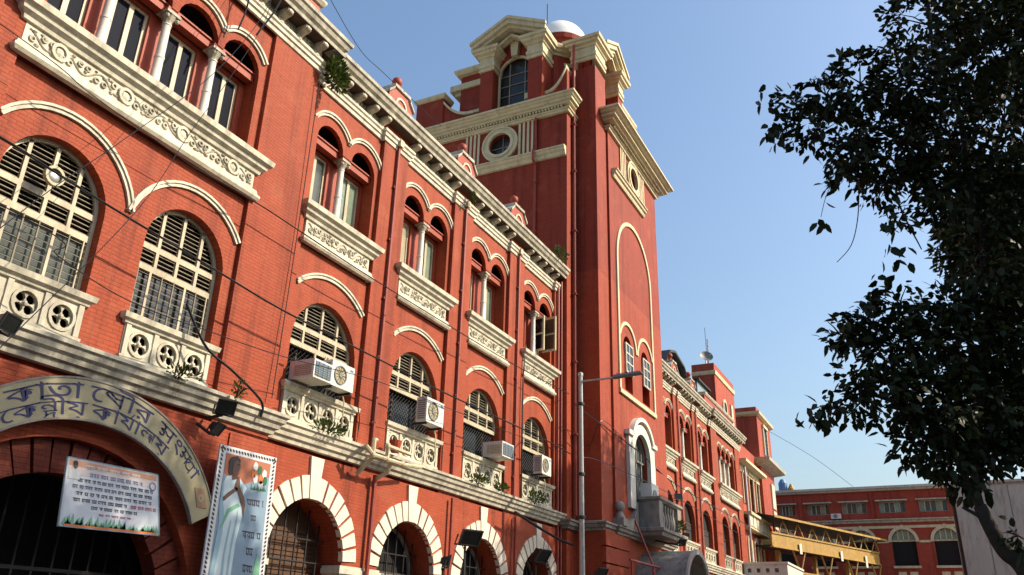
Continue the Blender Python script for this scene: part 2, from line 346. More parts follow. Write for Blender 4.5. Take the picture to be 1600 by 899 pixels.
def upper_group(n,s,r,P,loc,wallo,winw,pane,key):
    "an arcade of n windows with columns, lintel, hood moulds and a frieze balcony; everything about z of the whole building"
    x,y,z=loc
    hw=(n-1)/2*s+r
    part('hood_mould',lambda b:hoods(b,n,s,r,wallo),CREAM,P,loc,0,'hood'+key)
    # back wall with window openings, and near black boxes giving the lunettes their shade
    cs=[(i-(n-1)/2)*s for i in range(n)]
    part('window_wall',lambda b:b.plate(rect(-hw-.1,hw+.1,11.3,13.42),[rect(c-winw/2,c+winw/2,11.92,13.34) for c in cs],wallo-.40,.14),REDS,P,loc,0,'bwall'+key)
    part('lunette_shade_box',lambda b:(b.box(-hw-.15,hw+.15,-wallo+.75,-wallo+.8,11.3,14.3),b.box(-hw-.15,hw+.15,-wallo+.14,-wallo+.75,14.2,14.26),b.box(-hw-.15,hw+.15,-wallo+.55,-wallo+.7,13.42,13.5),b.box(-hw-.06,-hw-.02,-wallo+.14,-wallo+.75,13.44,14.2),b.box(hw+.02,hw+.06,-wallo+.14,-wallo+.75,13.44,14.2)),DARK,P,loc,0,'dark'+key)
    for q in (-1,1): part('jamb',lambda b:b.box(min(q*hw,q*(hw+.12)),max(q*hw,q*(hw+.12)),-wallo+.12,-wallo+.5,11.3,13.44),RED,P,loc,0,'jamb%s%d'%(key,q))
    part('lintel',lambda b:(b.box(-hw,hw,-wallo+.16,-wallo+.36,13.42,13.60),b.box(-hw,hw,-wallo+.12,-wallo+.40,13.60,13.64)),REDS,P,loc,0,'lin'+key)
    for i,c in enumerate(cs):
        casement(P,(x+c,y-wallo+.47,z+11.92),winw,1.42,pane if key!='bay' else random.choice((GLG,GLG,GLS,GLG2)),0,key)
    for i in range(n-1):
        c=(cs[i]+cs[i+1])/2
        co=part('column',lambda b:(b.lathe([(.13,11.44),(.13,11.52),(.10,11.56),(.094,12.3),(.105,12.31),(.105,12.35),(.093,12.36),(.085,13.14),(.10,13.15),(.10,13.18)],0,0,14)),WHITE,P,(x+c,y-wallo+.17,z),0,'col',True)
        part('capital',lambda b:(b.lathe([(.085,13.18),(.10,13.24),(.16,13.36),(.16,13.38)],0,0,10),b.box(-.18,.18,-.17,.17,13.38,13.44),b.ball(-.13,-.13,13.3,.05,n=6,m=4),b.ball(.13,-.13,13.3,.05,n=6,m=4)),CREAMD,co,(x+c,y-wallo+.17,z),0,'cap')
        part('impost',lambda b:b.box(-.16,.16,-wallo+.02,-wallo+.36,13.44,13.52),REDS,P,(x+c,y,z),0,'imp'+key)
def hoods(b,n,s,r,wallo):
    rh=math.hypot(s/2,.42)
    a=math.degrees(math.asin(.42/rh))
    for i in range(n):
        c=(i-(n-1)/2)*s
        b.arch(c,13.5,rh-.04,rh+.09,wallo-.01,wallo+.05,a,180-a,12)
        b.arch(c,13.5,rh+.03,rh+.09,wallo+.05,wallo+.085,a,180-a,12)
def frieze_balcony(hw,P,loc,key,roundels=0):
    f=part('balcony_panel',lambda b:(b.sweep(PROF_SILL,box_path(hw,.06)),b.sweep(PROF_LOW,box_path(hw-.03,.06)),b.box(-hw+.04,hw-.04,-.07,.1,10.6,11.04)),CREAM,P,loc,0,'bal'+key)
    part('dentil',lambda b:[b.box(-hw+.02+i*.09,-hw+.07+i*.09,-.125,-.06,11.04,11.10) for i in range(int(2*hw/.09))],CREAM,f,loc,0,'dent'+key,kind='stuff')
    part('scroll_ornament',lambda b:scrolls(b,-hw+.12,hw-.12,10.83,.36,.065,.34),CREAMD,f,loc,0,'scr'+key,kind='stuff')
    for i in range(roundels):
        c=-hw+(i+.5)*2*hw/roundels
        part('roundel',lambda b:(b.disc(0,10.83,.11,.17,.06,.125,14),b.ball(0,-.07,10.83,.10,.05,.10,8,5)),CREAM,f,(loc[0]+c,loc[1],loc[2]),0,'roundel')
    return f
def petals(cx,cz,r):
    H=[]
    for k in range(4):
        t=PI/4+k*PI/2; px,pz=cx+r*.55*math.cos(t),cz+r*.55*math.sin(t)
        H.append([(px+r*.36*math.cos(a*PI/4+t)*(1.0 if a%4 else 1.05),pz+r*.36*math.sin(a*PI/4+t)) for a in range(8)])
    return H
def balustrade(hw,n,step,P,loc,o,key,mat):
    cs=[(i-(n-1)/2)*step for i in range(n)]; rr=.235
    circ=lambda c,r:[(c+r*math.cos(2*PI*k/18),6.36+r*math.sin(2*PI*k/18)) for k in range(18)]
    f=part('balustrade',lambda b:(b.plate(rect(-hw,hw,6.08,6.66),[circ(c,rr) for c in cs],o,.10),b.box(-hw-.03,hw+.03,-o-.05,-o+.12,5.94,6.08),
        b.sweep([(0,6.66),(.05,6.67),(.06,6.72),(.12,6.75),(.14,6.85),(0,6.90)],[(-hw,-o+.25),(-hw,-o),(hw,-o),(hw,-o+.25)]),b.box(-hw,hw,-o,-o+.30,6.66,6.895),
        [b.box(c-.05,c+.05,-o-.035,-o,6.09,6.655) for c in [(cs[i]+cs[i+1])/2 for i in range(n-1)]+[cs[0]-step/2+.02,cs[-1]+step/2-.02]]),mat,P,loc,0,'balu'+key)
    for c in cs:
        part('rosette',lambda b:(b.plate([(rr*math.cos(2*PI*k/18),6.36+rr*math.sin(2*PI*k/18)) for k in range(18)],petals(0,6.36,rr),o-.02,.06),b.disc(0,6.36,rr-.035,rr+.02,o-.01,o+.03,18),b.ball(0,-o+.01,6.36,.05,.04,.05,6,4)),mat,f,(loc[0]+c,loc[1],loc[2]),0,'ros%.2f%s'%(o,mat.name))
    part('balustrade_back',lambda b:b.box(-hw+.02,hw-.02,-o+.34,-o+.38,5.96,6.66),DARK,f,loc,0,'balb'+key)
def arched_window(P,loc,hw,vs,o,key,style,slats):
    "loc at the arch centre, z=0; sill 6.88, springing vs; louvred head above 7.95"
    x,y,z=loc; y0=-o; zb,zm=7.95,8.38
    def zt(u): return vs+math.sqrt(max(0,hw*hw-u*u)) if abs(u)<hw else vs
    ms=[-hw/2,0,hw/2]
    def frame(b):
        b.arch(0,vs,hw-.07,hw,o-.02,o+.05,0,180,16)
        for s in (-1,1): b.box(min(s*hw,s*(hw-.07)),max(s*hw,s*(hw-.07)),y0-.05,y0+.02,zb if style!='bars' else 6.88,vs)
        for zc,t in ((zb,.12),(zm,.11)): b.box(-hw+.07,hw-.07,y0-.05,y0+.02,zc-t/2,zc+t/2)
        for u in ms: b.box(u-.035,u+.035,y0-.05,y0+.02,zb+.06,zm-.055); b.box(u-.035,u+.035,y0-.05,y0+.02,zm+.055,zt(u)-.05)
    f=part('arched_window',frame if style!='dark' else (lambda b:(b.arch(0,vs,hw-.05,hw,o-.02,o+.03,0,180,16),b.box(-hw,hw,y0,y0+.04,zb-.03,zb+.03))),WOODC if style!='dark' else BROWN,P,loc,0,'awf'+key)
    ed=[-hw+.07]+ms+[hw-.07]
    sl=[]
    for i in range(4):
        a,c=ed[i]+(.035 if i else 0),ed[i+1]-(.035 if i<3 else 0)
        for z0,z1 in ((zb+.06,zm-.055),(zm+.055,None)):
            k=0
            while True:
                zz=z0+.03+k*.088; k+=1
                if z1 and zz>z1-.02: break
                rr=(hw-.06)**2-max(0,zz-vs)**2
                if zz>vs and rr<=0: break
                lim=math.sqrt(rr) if zz>vs else hw-.07
                a2,c2=max(a,-lim),min(c,lim)
                if c2-a2<.08:
                    if zz>vs+hw: break
                    if z1 is None and k>40: break
                    continue
                sl.append((a2,c2,zz))
    def slat(b,a,c,zz): b.add([(a,y0-.02,zz-.016),(c,y0-.02,zz-.016),(c,y0+.03,zz+.016),(a,y0+.03,zz+.016),(a,y0-.02,zz-.004),(c,y0-.02,zz-.004),(c,y0+.03,zz+.028),(a,y0+.03,zz+.028)],[(0,1,2,3),(7,6,5,4),(0,4,5,1),(2,6,7,3),(0,3,7,4),(1,5,6,2)])
    if style=='dark': pass
    elif slats:
        for i,(a,c,zz) in enumerate(sl):
            
            if random.random()<.04: continue
            q=part('slat',lambda b:slat(b,(a-c)/2,(c-a)/2,0),SLATC,f,(x+(a+c)/2,y,z+zz),0,'slat%.2f%.2f'%(c-a,o)); q.rotation_euler.y+=random.gauss(0,.008)
    else: part('slat',lambda b:[slat(b,*q) for q in sl],SLAT,f,loc,0,'slats'+key,kind='stuff')
    part('window_backing',lambda b:b.prism(archpoly(0,hw-.01,zb,vs,14),y0+.06,y0+.08),DARK,f,loc,0,'awb'+key)
    if style=='bars':
        part('glass_pane',lambda b:b.box(-hw+.05,hw-.05,y0+.05,y0+.07,6.88,zb),GLS if key.endswith('1') else GLD,f,loc,0,'awg'+key)
        for i in range(7):
            u=-hw+.14+i*(2*hw-.28)/6
            part('window_bar',lambda b:b.box(-.026 if i in (1,4) else -.012,.026 if i in (1,4) else .012,y0-.06,y0-.03,6.88,zb-.05),WOODC if i in (1,4,6) else SLATC,f,(x+u,y,z),0,'wbar%.2f%d%d'%(o,i in (1,4),i in (1,4,6)))
        part('grille_rod',lambda b:[b.box(-hw+.06,hw-.06,y0-.045,y0-.037,6.95+k*.125,6.959+k*.125) for k in range(8)],SLAT,f,loc,0,'gr'+key,kind='stuff')
    else:
        part('glass_pane',lambda b:b.box(-hw+.02,hw-.02,y0+.22,y0+.24,6.6,zb),GLD,f,loc,0,'awg'+key)
        def gr(b):
            k=-hw-1.1
            while k<hw:
                for s in (0,1):
                    a,c=(k,k+1.07) if s==0 else (k+1.07,k)
                    p=[(a,6.88),(c,7.95)]
                    t0=max(0,min(1,(-hw+.04-a)/(c-a))) if c>a else max(0,min(1,(hw-.04-a)/(c-a)))
                    t1=max(0,min(1,(hw-.04-a)/(c-a))) if c>a else max(0,min(1,(-hw+.04-a)/(c-a)))
                    if t1-t0>.05:
                        q0=(a+(c-a)*t0,6.88+1.07*t0); q1=(a+(c-a)*t1,6.88+1.07*t1)
                        b.tube([(q0[0],y0+.03+.012*s,q0[1]),(q1[0],y0+.03+.012*s,q1[1])],.009,4)
                k+=.14
        part('diamond_grille',gr,IRON,f,loc,0,'dg'+key,kind='stuff')
        for u in (-hw/2,hw/2): part('window_bar',lambda b:b.box(-.025,.025,y0+.10,y0+.14,6.7,zb-.06),BROWN,f,(x+u,y,z),0,'mb')
    return f
def bracket(b):
    b.prismx([(0,15.20),(.05,15.20),(.09,15.26),(.10,15.34),(.20,15.38),(.30,15.40),(.36,15.44),(.37,15.545),(0,15.545)],-.095,.095)
    b.ball(0,-.08,15.24,.10,.07,.08,8,5); b.ball(0,-.36,15.47,.10,.05,.06,8,5)
def acroterion(b): 
    b.box(-.17,.17,-.10,.10,16.03,16.12); b.ball(0,0,16.22,.12,.07,.15,8,5); b.ball(-.13,0,16.15,.08,.06,.08,6,4); b.ball(.13,0,16.15,.08,.06,.08,6,4)
def finial(P,loc,key='fin'):
    def body(b):
        b.prism([(-.62,15.95),(-.62,16.62),(-.42,16.84),(-.36,16.86),(-.36,17.02),(.36,17.02),(.36,16.86),(.42,16.84),(.62,16.62),(.62,15.95)],-.22,.22)
        b.lathe([(.30,17.02),(.16,17.12),(.10,17.24),(.12,17.30)],0,0,12)
    f=part('finial',body,REDS,P,loc,0,key)
    part('finial_cap',lambda b:(b.add([(-.68,-.28,16.60),(-.44,-.28,16.84),(-.44,.28,16.84),(-.68,.28,16.60),(-.68,-.28,16.70),(-.42,-.28,16.95),(-.42,.28,16.95),(-.68,.28,16.70)],[(0,1,2,3),(4,7,6,5),(0,4,5,1),(1,5,6,2),(2,6,7,3),(3,7,4,0)]),
        b.add([(.68,-.28,16.60),(.44,-.28,16.84),(.44,.28,16.84),(.68,.28,16.60),(.68,-.28,16.70),(.42,-.28,16.95),(.42,.28,16.95),(.68,.28,16.70)],[(3,2,1,0),(5,6,7,4),(1,5,4,0),(2,6,5,1),(3,7,6,2),(0,4,7,3)]),b.box(-.42,.42,-.28,.28,16.96,17.06)),CREAMD,f,loc,0,key+'c')
    part('arch_trim',lambda b:(b.arch(0,16.42,.24,.31,.22,.26,0,180,10),b.box(-.31,-.24,-.26,-.22,15.98,16.42),b.box(.24,.31,-.26,-.22,15.98,16.42)),CREAM,f,loc,0,key+'t')
    part('ball',lambda b:b.ball(0,0,17.44,.165,n=14,m=8),REDS,f,loc,0,key+'b',True)
def ground_arch(P,loc,key,door):
    x,y,z=loc; o=.15; r,ro,sp=1.33,1.84,3.07
    part('ground_wall',lambda b:b.plate(rect(-2.054,2.054,0,5.36),[archpoly(0,r,.02,sp,18)],o,.85),RED,P,loc,0,'gw')
    d=(180-10)/2/7.0
    a=95.5
    for side in (0,1):
        for k in range(7):
            a0=95.0+k*12.1; a1=a0+9.7
            if side: a0,a1=180-a1,180-a0
            part('voussoir',lambda b:b.arch(0,sp,r-.004,ro-.02*(k%2),o-.1,o+.035+.006*(k%3),a0,a1,2),STONE,P,loc,0,'vs%d%d'%(side,k))
    part('keystone',lambda b:b.prism([(-.13,sp+r-.02),(.13,sp+r-.02),(.235,5.33),(-.235,5.33)],-o-.06,-o+.1),STONE,P,loc,0,'ks')
    part('impost',lambda b:(b.box(r-.12,2.05,-o-.06,-o+.5,2.86,2.98),b.box(r-.08,2.05,-o-.03,-o+.5,2.98,3.04),b.box(r-.06,2.05,-o-.015,-o+.5,2.2,2.86)),CREAM,P,loc,0,'impr')
    part('impost',lambda b:(b.box(-2.05,-r+.12,-o-.06,-o+.5,2.86,2.98),b.box(-2.05,-r+.08,-o-.03,-o+.5,2.98,3.04),b.box(-2.05,-r+.06,-o-.015,-o+.5,2.2,2.86)),CREAM,P,loc,0,'impl')
    part('reveal_brick',lambda b:[b.box(r-.02,r+.02,-o+.16+j*.0,-o+.8,.4+k*.5,.86+k*.5) for k in range(5) for j in (0,)],REDS,P,loc,0,'rbk')
    if door=='shutter':
        f=part('door',lambda b:b.prism(archpoly(0,r+.01,.02,sp,16),-o+.72,-o+.76),BROWN,P,loc,0,'dsh')
        part('shutter_board',lambda b:[b.box(-1.25,1.25,-o+.685,-o+.72,2.02+k*.105,2.02+k*.105+.085) for k in range(17)],BROWN,f,loc,0,'dshb',kind='stuff')
        part('door_panel',lambda b:(b.box(-1.2,-.05,-o+.67,-o+.71,.1,1.98),b.box(.05,1.2,-o+.67,-o+.71,.1,1.98)),OCHRE,f,loc,0,'dshp')
    else:
        f=part('door',lambda b:b.prism(archpoly(0,r+.01,.02,sp,16),-o+.78,-o+.80),DARK,P,loc,0,'ddk')
        part('door_frame',lambda b:(b.arch(0,sp,r-.17,r-.10,o-.74,o-.66,0,180,16),b.box(-r+.1,r-.1,-o+.66,-o+.74,sp-.05,sp+.03)),GREYST,f,loc,0,'ddf')
    part('grille_bar',lambda b:([b.box(u-.014,u+.014,-o+.5,-o+.53,.05,sp+math.sqrt(max(.01,r*r-u*u))-.02) for u in (-1,-.6,-.2,.2,.6,1)],[b.box(-r,r,-o+.49,-o+.515,zz,zz+.025) for zz in (1.9,2.6,3.05,3.55)]),IRON,P,loc,0,'ggr')
def bay(cx,door,style='mesh',pane=GLG,ground=True):
    L=(cx,FY,0)
    op=archpoly(0,1.24,6.0,7.94,16)
    part('wall',lambda b:b.plate(rect(-1.5,1.5,5.3,15.56),[op],0,.46,[multiarch(2,1.46,.54,11.3,13.5)]),RED,B,L,0,'baywall')
    upper_group(2,1.46,.54,B,L,0,.90,pane,'bay')
    frieze_balcony(1.36,B,L,'bay')
    arched_window(B,L,1.24,7.94,-.22,'bay'+style,style,False)
    balustrade(1.30,4,.64,B,L,.06,'bay',CREAM)
    part('hood_mould',lambda b:(b.arch(0,7.94,1.86,1.99,-.01,.05,47,133,18),b.arch(0,7.94,1.94,1.99,.05,.08,47,133,18)),CREAM,B,L,0,'ahood')
    part('frieze_panel',lambda b:(b.box(-1.36,1.36,-.04,.0,15.24,15.54),scrolls(b,-1.34,1.34,15.39,.24,.035,.3)),CREAMD,B,L,0,'frz',kind='stuff')
    for i in range(5): part('bracket',bracket,CREAM,B,(cx-1.24+i*.62,FY,0),0,'bracket')
    part('cornice',lambda b:b.sweep(PROF_EAVE,[(-2.055,0),(2.055,0)]),CREAMD,B,(cx,FY,0),0,'eavebay')
    part('soffit',lambda b:b.box(-2.05,2.05,-.41,-.02,15.535,15.549),SOFF,B,L,0,'soff')
    part('architrave',lambda b:b.sweep(PROF_ARCHI,[(-2.055,-.12),(-1.40,-.12),(-1.40,-.02),(1.40,-.02),(1.40,-.12),(2.055,-.12)]),CREAM,B,L,0,'archi')
    part('parapet',lambda b:b.box(-2.055,2.055,.0,.4,15.9,16.06),CREAMD,B,L,0,'par')
    for i in range(4): part('acroterion',acroterion,CREAMD,B,(cx-1.11+i*.74,FY-.12,0),0,'acro')
    if ground: ground_arch(B,L,'g',door)
def pilaster(cx,fin=True,pipe=True,w=.62):
    part('pilaster',lambda b:b.box(-w,w,-.12,.2,5.3,15.55),RED,B,(cx,FY,0),0,'pil%.2f'%w)
    if fin: finial(B,(cx-.03,FY+.1,0))
    if pipe:
        part('drainpipe',lambda b:(b.tube([(0,-.19,15.3),(0,-.19,5.95)],.05,7),[b.box(-.08,.08,-.2,-.12,zz,zz+.06) for zz in (6.6,8.4,10.1,11.9,13.6,15.0)]),PIPE,B,(cx,FY,0),0,'dpipe')
        part('pipe_hopper',lambda b:(b.box(-.09,.09,-.3,-.12,15.0,15.22),),PIPEC,B,(cx,FY,0),0,'hopper')
CX=[15.30,19.41,23.52,27.63]
for i,c in enumerate(CX):
    bay(c,'shutter' if i==0 else 'dark')
    pilaster(c+2.055,fin=i<3,pipe=True)
sx=part('open_shutter',lambda b:(b.box(-.03,.03,-.62,0,11.92,13.34),),CREAMC,B,(28.20,FY+.02,0),R(-8)); part('shutter_panel',lambda b:[b.box(-.034,.034,-.55,-.07,12.0+k*.66,12.58+k*.66) for k in (0,1)],BROWN,sx,(28.20,FY+.02,0),R(-8),kind='stuff')
sx=part('open_shutter',lambda b:(b.box(-.03,.03,-.52,0,11.92,13.34),),CREAMC,B,(28.0,FY+.3,0),R(-14)); part('shutter_panel',lambda b:[b.box(-.034,.034,-.46,-.07,12.0+k*.66,12.58+k*.66) for k in (0,1)],GLD,sx,(28.0,FY+.3,0),R(-14),kind='stuff')
part('pilaster',lambda b:b.box(-.1,.35,-.06,.2,0,15.55),RED,B,(13.55,FY,0),0,'pilend')
part('wall',lambda b:b.box(0,.5,-.05,.3,0,15.55),RED,B,(29.6,FY,0))
part('string_course',lambda b:b.sweep(PROF_STRING,[(13.4,-.15),(16.65,-.15)]),CREAM,B,(0,FY,0))

def pavilion(cx,y,lead,pane,near):
    L=(cx,y,0); hw=4.36; po=-.10
    aw=[(-1.455,1.0,8.40),(1.455,1.0,8.40)]
    part('wall',lambda b:b.plate(rect(-2.78,2.78,5.3,15.56),[archpoly(c,w,6.0,v,16) for c,w,v in aw],po,.46,[multiarch(4,1.29,.56,11.3,13.5)]),REDP,B,L,0,'pavwall')
    for s in (-1,1): part('pilaster',lambda b:b.box(min(s*2.74,s*hw),max(s*2.74,s*hw),0,.6,5.3,15.56),REDP,B,L,0,'pavpil%d'%s)
    upper_group(4,1.29,.56,B,(cx,y,0),po,.80,pane,'pav')
    frieze_balcony(2.80,B,(cx,y+.06,0),'pav',4)
    part('hood_mould',lambda b:[(b.arch(c,v,1.45,1.57,po-.01,po+.05,180-145 if c>0 else 13,167 if c>0 else 145,18),b.arch(c,v,1.52,1.57,po+.05,po+.08,35 if c>0 else 13,167 if c>0 else 145,18)) for c,w,v in aw],CREAM,B,L,0,'phood')
    for j,(c,w,v) in enumerate(aw):
        arched_window(B,(cx+c,y+.10,0),w,v,-.24,'pav%d%d'%(near,1-j),'bars' if near else 'dark',near)
        balustrade(1.03,3,.655,B,(cx+c,y+.10,0),.02,'pav%d'%j,CREAM if j else GREYST if False else CREAMD)
    part('frieze_panel',lambda b:(b.box(-hw+.05,hw-.05,-.04,.0,15.24,15.54),scrolls(b,-hw+.1,hw-.1,15.39,.24,.035,.3)),CREAMD,B,L,0,'frzp',kind='stuff')
    for i in range(13): part('bracket',bracket,CREAM,B,(cx-hw+.30+i*(2*hw-.6)/12,y,0),0,'bracket')
    part('cornice',lambda b:b.sweep(PROF_EAVE,[(-hw,.4),(-hw,0),(hw,0),(hw,.4)]),CREAMD,B,L,0,'eavepav')
    part('soffit',lambda b:b.box(-hw,hw,-.41,-.02,15.535,15.549),SOFF,B,L,0,'soffp')
    part('architrave',lambda b:b.sweep(PROF_ARCHI,[(-hw,.4),(-hw,0),(hw,0),(hw,.4)]),CREAM,B,L,0,'archip')
    part('parapet',lambda b:(b.box(-hw+.0,hw-.05,.25,.9,15.95,17.15)),REDS,B,L,0,'parp')
    part('parapet_cap',lambda b:b.sweep([(0,17.1),(.06,17.12),(.12,17.22),(.12,17.3),(0,17.34),(-.4,17.34)],[(-hw,.9),(-hw,.25),(hw-.05,.25),(hw-.05,.9)]),CREAMD,B,L,0,'parpc')
pavilion(9.02,12.62,True,GLB,True)
# --- gate storey of the near pavilion
G=(9.02,12.62,0)
part('ground_wall',lambda b:b.plate(rect(-4.36,4.36,0,5.36),[archpoly(0,2.98,.02,1.45,24)],0,.5),REDP,B,G)
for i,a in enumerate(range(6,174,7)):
    part('voussoir',lambda b:b.arch(0,1.45,2.42,2.98,-.30-.012*(i%3),-.18+.02*(i%2),a+.4,a+6.4,2),GATEDK,B,G,0,'gv%d'%i)
part('gate_reveal',lambda b:b.arch(0,1.45,2.42,2.99,-.5,-.32,0,180,24),GATEDK,B,G)
for i in range(3):
    for s in (-1,1): part('rustic_block',lambda b:b.box(min(s*3.25,s*4.3),max(s*3.25,s*4.3),-.035,.05,3.1+i*.75,3.1+i*.75+.66),REDP,B,G,0,'rus%d%d'%(i,s))
part('gate_recess',lambda b:(b.box(-4.3,4.3,1.7,1.74,0,5.2),b.box(-3.3,-3.2,.5,1.7,0,5),b.box(3.2,3.3,.5,1.7,0,5),b.box(-3.2,3.2,.5,1.7,-.05,.03)),DARK,B,G)  # near black walls and floor carry the shade of the gate passage
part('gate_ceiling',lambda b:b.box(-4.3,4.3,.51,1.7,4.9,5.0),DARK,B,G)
gt=part('gate_grille',lambda b:(b.box(-2.9,2.9,.95,.99,2.4,2.46),b.arch(0,1.45,2.5,2.6,-1.0,-.94,0,180,20)),IRON,B,G)
for i in range(15):
    u=-2.45+i*.35
    part('grille_bar',lambda b:b.box(-.018,.018,.96,.99,.05,1.45+math.sqrt(2.6**2-u*u)-.05),IRON,gt,(9.02+u,12.62,0),0,'gb%d'%abs(i-7))
part('string_course',lambda b:b.sweep(PROF_STRING,[(-4.36,.3),(-4.36,0),(4.36,0),(4.36,.3)]),CREAMD,B,G)
part('string_course',lambda b:b.sweep(PROF_STRING,[(16.65,-.15),(29.55,-.15)]),CREAMD,B,(0,FY,0))
# --- right wing
for i,c in enumerate((44.50,48.61,52.72)):
    bay(c+.15,'dark','dark',GLG,True); pilaster(c+.15+2.055,fin=i<2,pipe=True) if i<2 else None
finial(B,(46.7-4.1,FY+.1,0))
part('string_course',lambda b:b.sweep(PROF_STRING,[(42.4,-.15),(54.7,-.15)]),CREAM,B,(0,FY,0))
pavilion(59.05,12.84,False,GLG,False)
part('ground_wall',lambda b:b.box(-4.36,4.36,0,.4,0,5.36),RED,B,(59.05,12.84,0))
part('string_course',lambda b:b.sweep(PROF_STRING,[(-4.36,.3),(-4.36,0),(4.36,0),(4.36,.3)]),CREAM,B,(59.05,12.84,0))
part('roof',lambda b:b.box(4.66,63.4,13.35,26,15.6,15.95),CONC,B)
part('side_wall',lambda b:(b.box(4.66,5.0,13.2,26,0,15.6),b.box(63.0,63.4,13.2,26,0,15.6),b.box(4.66,63.4,25.7,26,0,15.6),b.box(5,63,14.4,14.5,0,15.6)),REDS,B)

# ------------------------------------------------------------------ the tower
TX,TYL,TYF,PX,PY=29.55,12.55,11.38,30.45,11.48       # left face x, its street edge; front face y; corner pier
T=empty('tower',(34.5,15.5,0),'tall square red brick tower with cream cornices and a white dome','tower')
LF=(TX,15.9,0); LR=-PI/2                              # frame on the left face: local x runs towards the street
FF=(35.15,TYF,0)                                      # frame on the street face
def lf(name,fn,mat,parent=T,**k): return part(name,fn,mat,parent,LF,LR,**k)
def ff(name,fn,mat,parent=T,**k): return part(name,fn,mat,parent,FF,0,**k)
YB=19.9                                               # far edge of the left face
circ=lambda c,z,r,n=24:[(c+r*math.cos(2*PI*k/n),z+r*math.sin(2*PI*k/n)) for k in range(n)]
lf('wall',lambda b:b.plate(rect(-(YB-15.9),15.9-TYL,0,24.3),[circ(-.05,23.03,.62)],0,.5),REDT)
wl=36.55-35.15
ff('wall',lambda b:b.plate(rect(31.75-35.15,39.05-35.15,0,24.3),[circ(0,23.03,.62),archpoly(-1.40,.56,11.62,13.62),archpoly(1.05,.56,11.62,13.62),archpoly(-.22,1.12,6.0,8.85,16)],0,.35),REDT)
part('corner_pier',lambda b:b.box(PX,31.8,PY,TYL+.1,0,26.9),REDT,T)
part('core_wall',lambda b:(b.prismz([(TX+.5,TYL+.02),(39.0,TYF+.4),(39.0,20),(TX+.5,20)],0,24.4),b.box(TX+.03,31.2,TYL+.003,TYL+.3,0,24.3),b.box(38.6,39.047,TYF+.02,20,0,24.3)),REDT,T)
# string, flutes, round windows on both faces
def string22(b,x0,x1): b.sweep([(0,21.62),(.10,21.64),(.14,21.74),(.14,21.80),(.22,21.86),(.24,21.96),(.30,22.0),(.30,22.06),(0,22.10)],[(x0,0),(x1,0)])
lf('string_course',lambda b:string22(b,-2.6,3.32),CREAMC); ff('string_course',lambda b:string22(b,-3.0,1.6),CREAMC)
for fr,cs in ((lf,(-1.55,1.30)),(ff,(-1.45,1.42))):
    for c in cs:
        g=fr('fluted_panel',lambda b:b.box(c-.38,c+.38,-.035,.05,22.10,23.95),REDT)
        for k in range(4):
            u=c-.33+k*.22
            fr('flute',lambda b:b.box(u-.055,u+.055,-.075,-.03,22.14,23.92),CREAMC,g)
    c0=-.05 if fr is lf else 0
    w=fr('round_window',lambda b:(b.disc(c0,23.03,.60,.95,-.02,.10,28),b.disc(c0,23.03,.58,.72,.08,.16,28),b.disc(c0,23.03,.86,.95,.08,.14,28)),CREAMC)
    fr('glass_pane',lambda b:b.prism(circ(c0,23.03,.62),.28,.31),GLT,w)
    fr('glazing_bar',lambda b:(b.box(c0-.02,c0+.02,.24,.28,22.42,23.64),b.box(c0-.6,c0+.6,.24,.28,23.01,23.05)),GREYST,w)
# entablature and main cornice
PE=[(0,23.92),(.12,23.94),(.14,24.02),(.20,24.06),(.20,24.12),(0,24.30)]
PC=[(0,24.24),(.28,24.26),(.30,24.34),(.40,24.38),(.40,24.5),(.46,24.53),(.52,24.62),(.58,24.64),(.58,24.74),(0,24.80)]
PCF=[(o*1.5,z) for o,z in PC]
part('frieze_moulding',lambda b:b.sweep(PE,[(TX,YB),(TX,TYL),(TX+.9,TYL)]),CREAMC,T); part('frieze_moulding',lambda b:b.sweep(PE,[(31.75,TYF+.1),(31.75,TYF),(39.05,TYF),(39.05,20)]),CREAMC,T)
lf('dentil',lambda b:[b.box(-3.9+i*.16,-3.82+i*.16,-.26,-.0,24.13,24.23) for i in range(45)],CREAMC,kind='stuff')
ff('dentil',lambda b:[b.box(-3.3+i*.16,-3.22+i*.16,-.32,-.0,24.13,24.23) for i in range(44)],CREAMC,kind='stuff')
part('cornice',lambda b:b.sweep(PC,[(39.05,20.3),(TX,20.3),(TX,TYL),(TX+.45,TYL)]),CREAMC,T)
part('cornice',lambda b:b.sweep(PCF,[(31.75,TYF+.1),(31.75,TYF),(39.05,TYF),(39.05,20)]),CREAMC,T)
part('roof',lambda b:b.prismz([(TX,TYL),(31.75,TYL),(31.75,TYF+.1),(39,TYF+.1),(39,20.2),(TX,20.2)],24.5,24.78),CONC,T)
# parapet with end block and swept scroll
lf('parapet_block',lambda b:b.box(-5.05,-3.45,.02,.8,24.7,26.85),REDT)
lf('block_cap',lambda b:b.sweep([(0,26.72),(.06,26.74),(.14,26.86),(.14,26.96),(0,27.0),(-.3,27.0)],[(-5.05,.8),(-5.05,.02),(-3.45,.02),(-3.45,.8)]),CREAMC)
def sweepwall(b,x0,z0,x1,z1,flat,th,sgn=1):
    pts=[(x0+(x1-x0)*t,z1+(z0-z1)*(1-t)**2.4) for t in [i/10 for i in range(11)]]+[(flat,z1)]
    b.prism(pts+[(flat,24.7),(x0,24.7)],.12,.55)
    return pts
def coping(b,pts):
    for i in range(len(pts)-1):
        (a,c),(d,e)=pts[i],pts[i+1]
        b.add([(a,.02,c),(d,.02,e),(d,.65,e),(a,.65,c),(a,.02,c+.16),(d,.02,e+.16),(d,.65,e+.16),(a,.65,c+.16)],[(0,3,2,1),(4,5,6,7),(0,1,5,4),(1,2,6,5),(2,3,7,6),(3,0,4,7)])
pl=[]
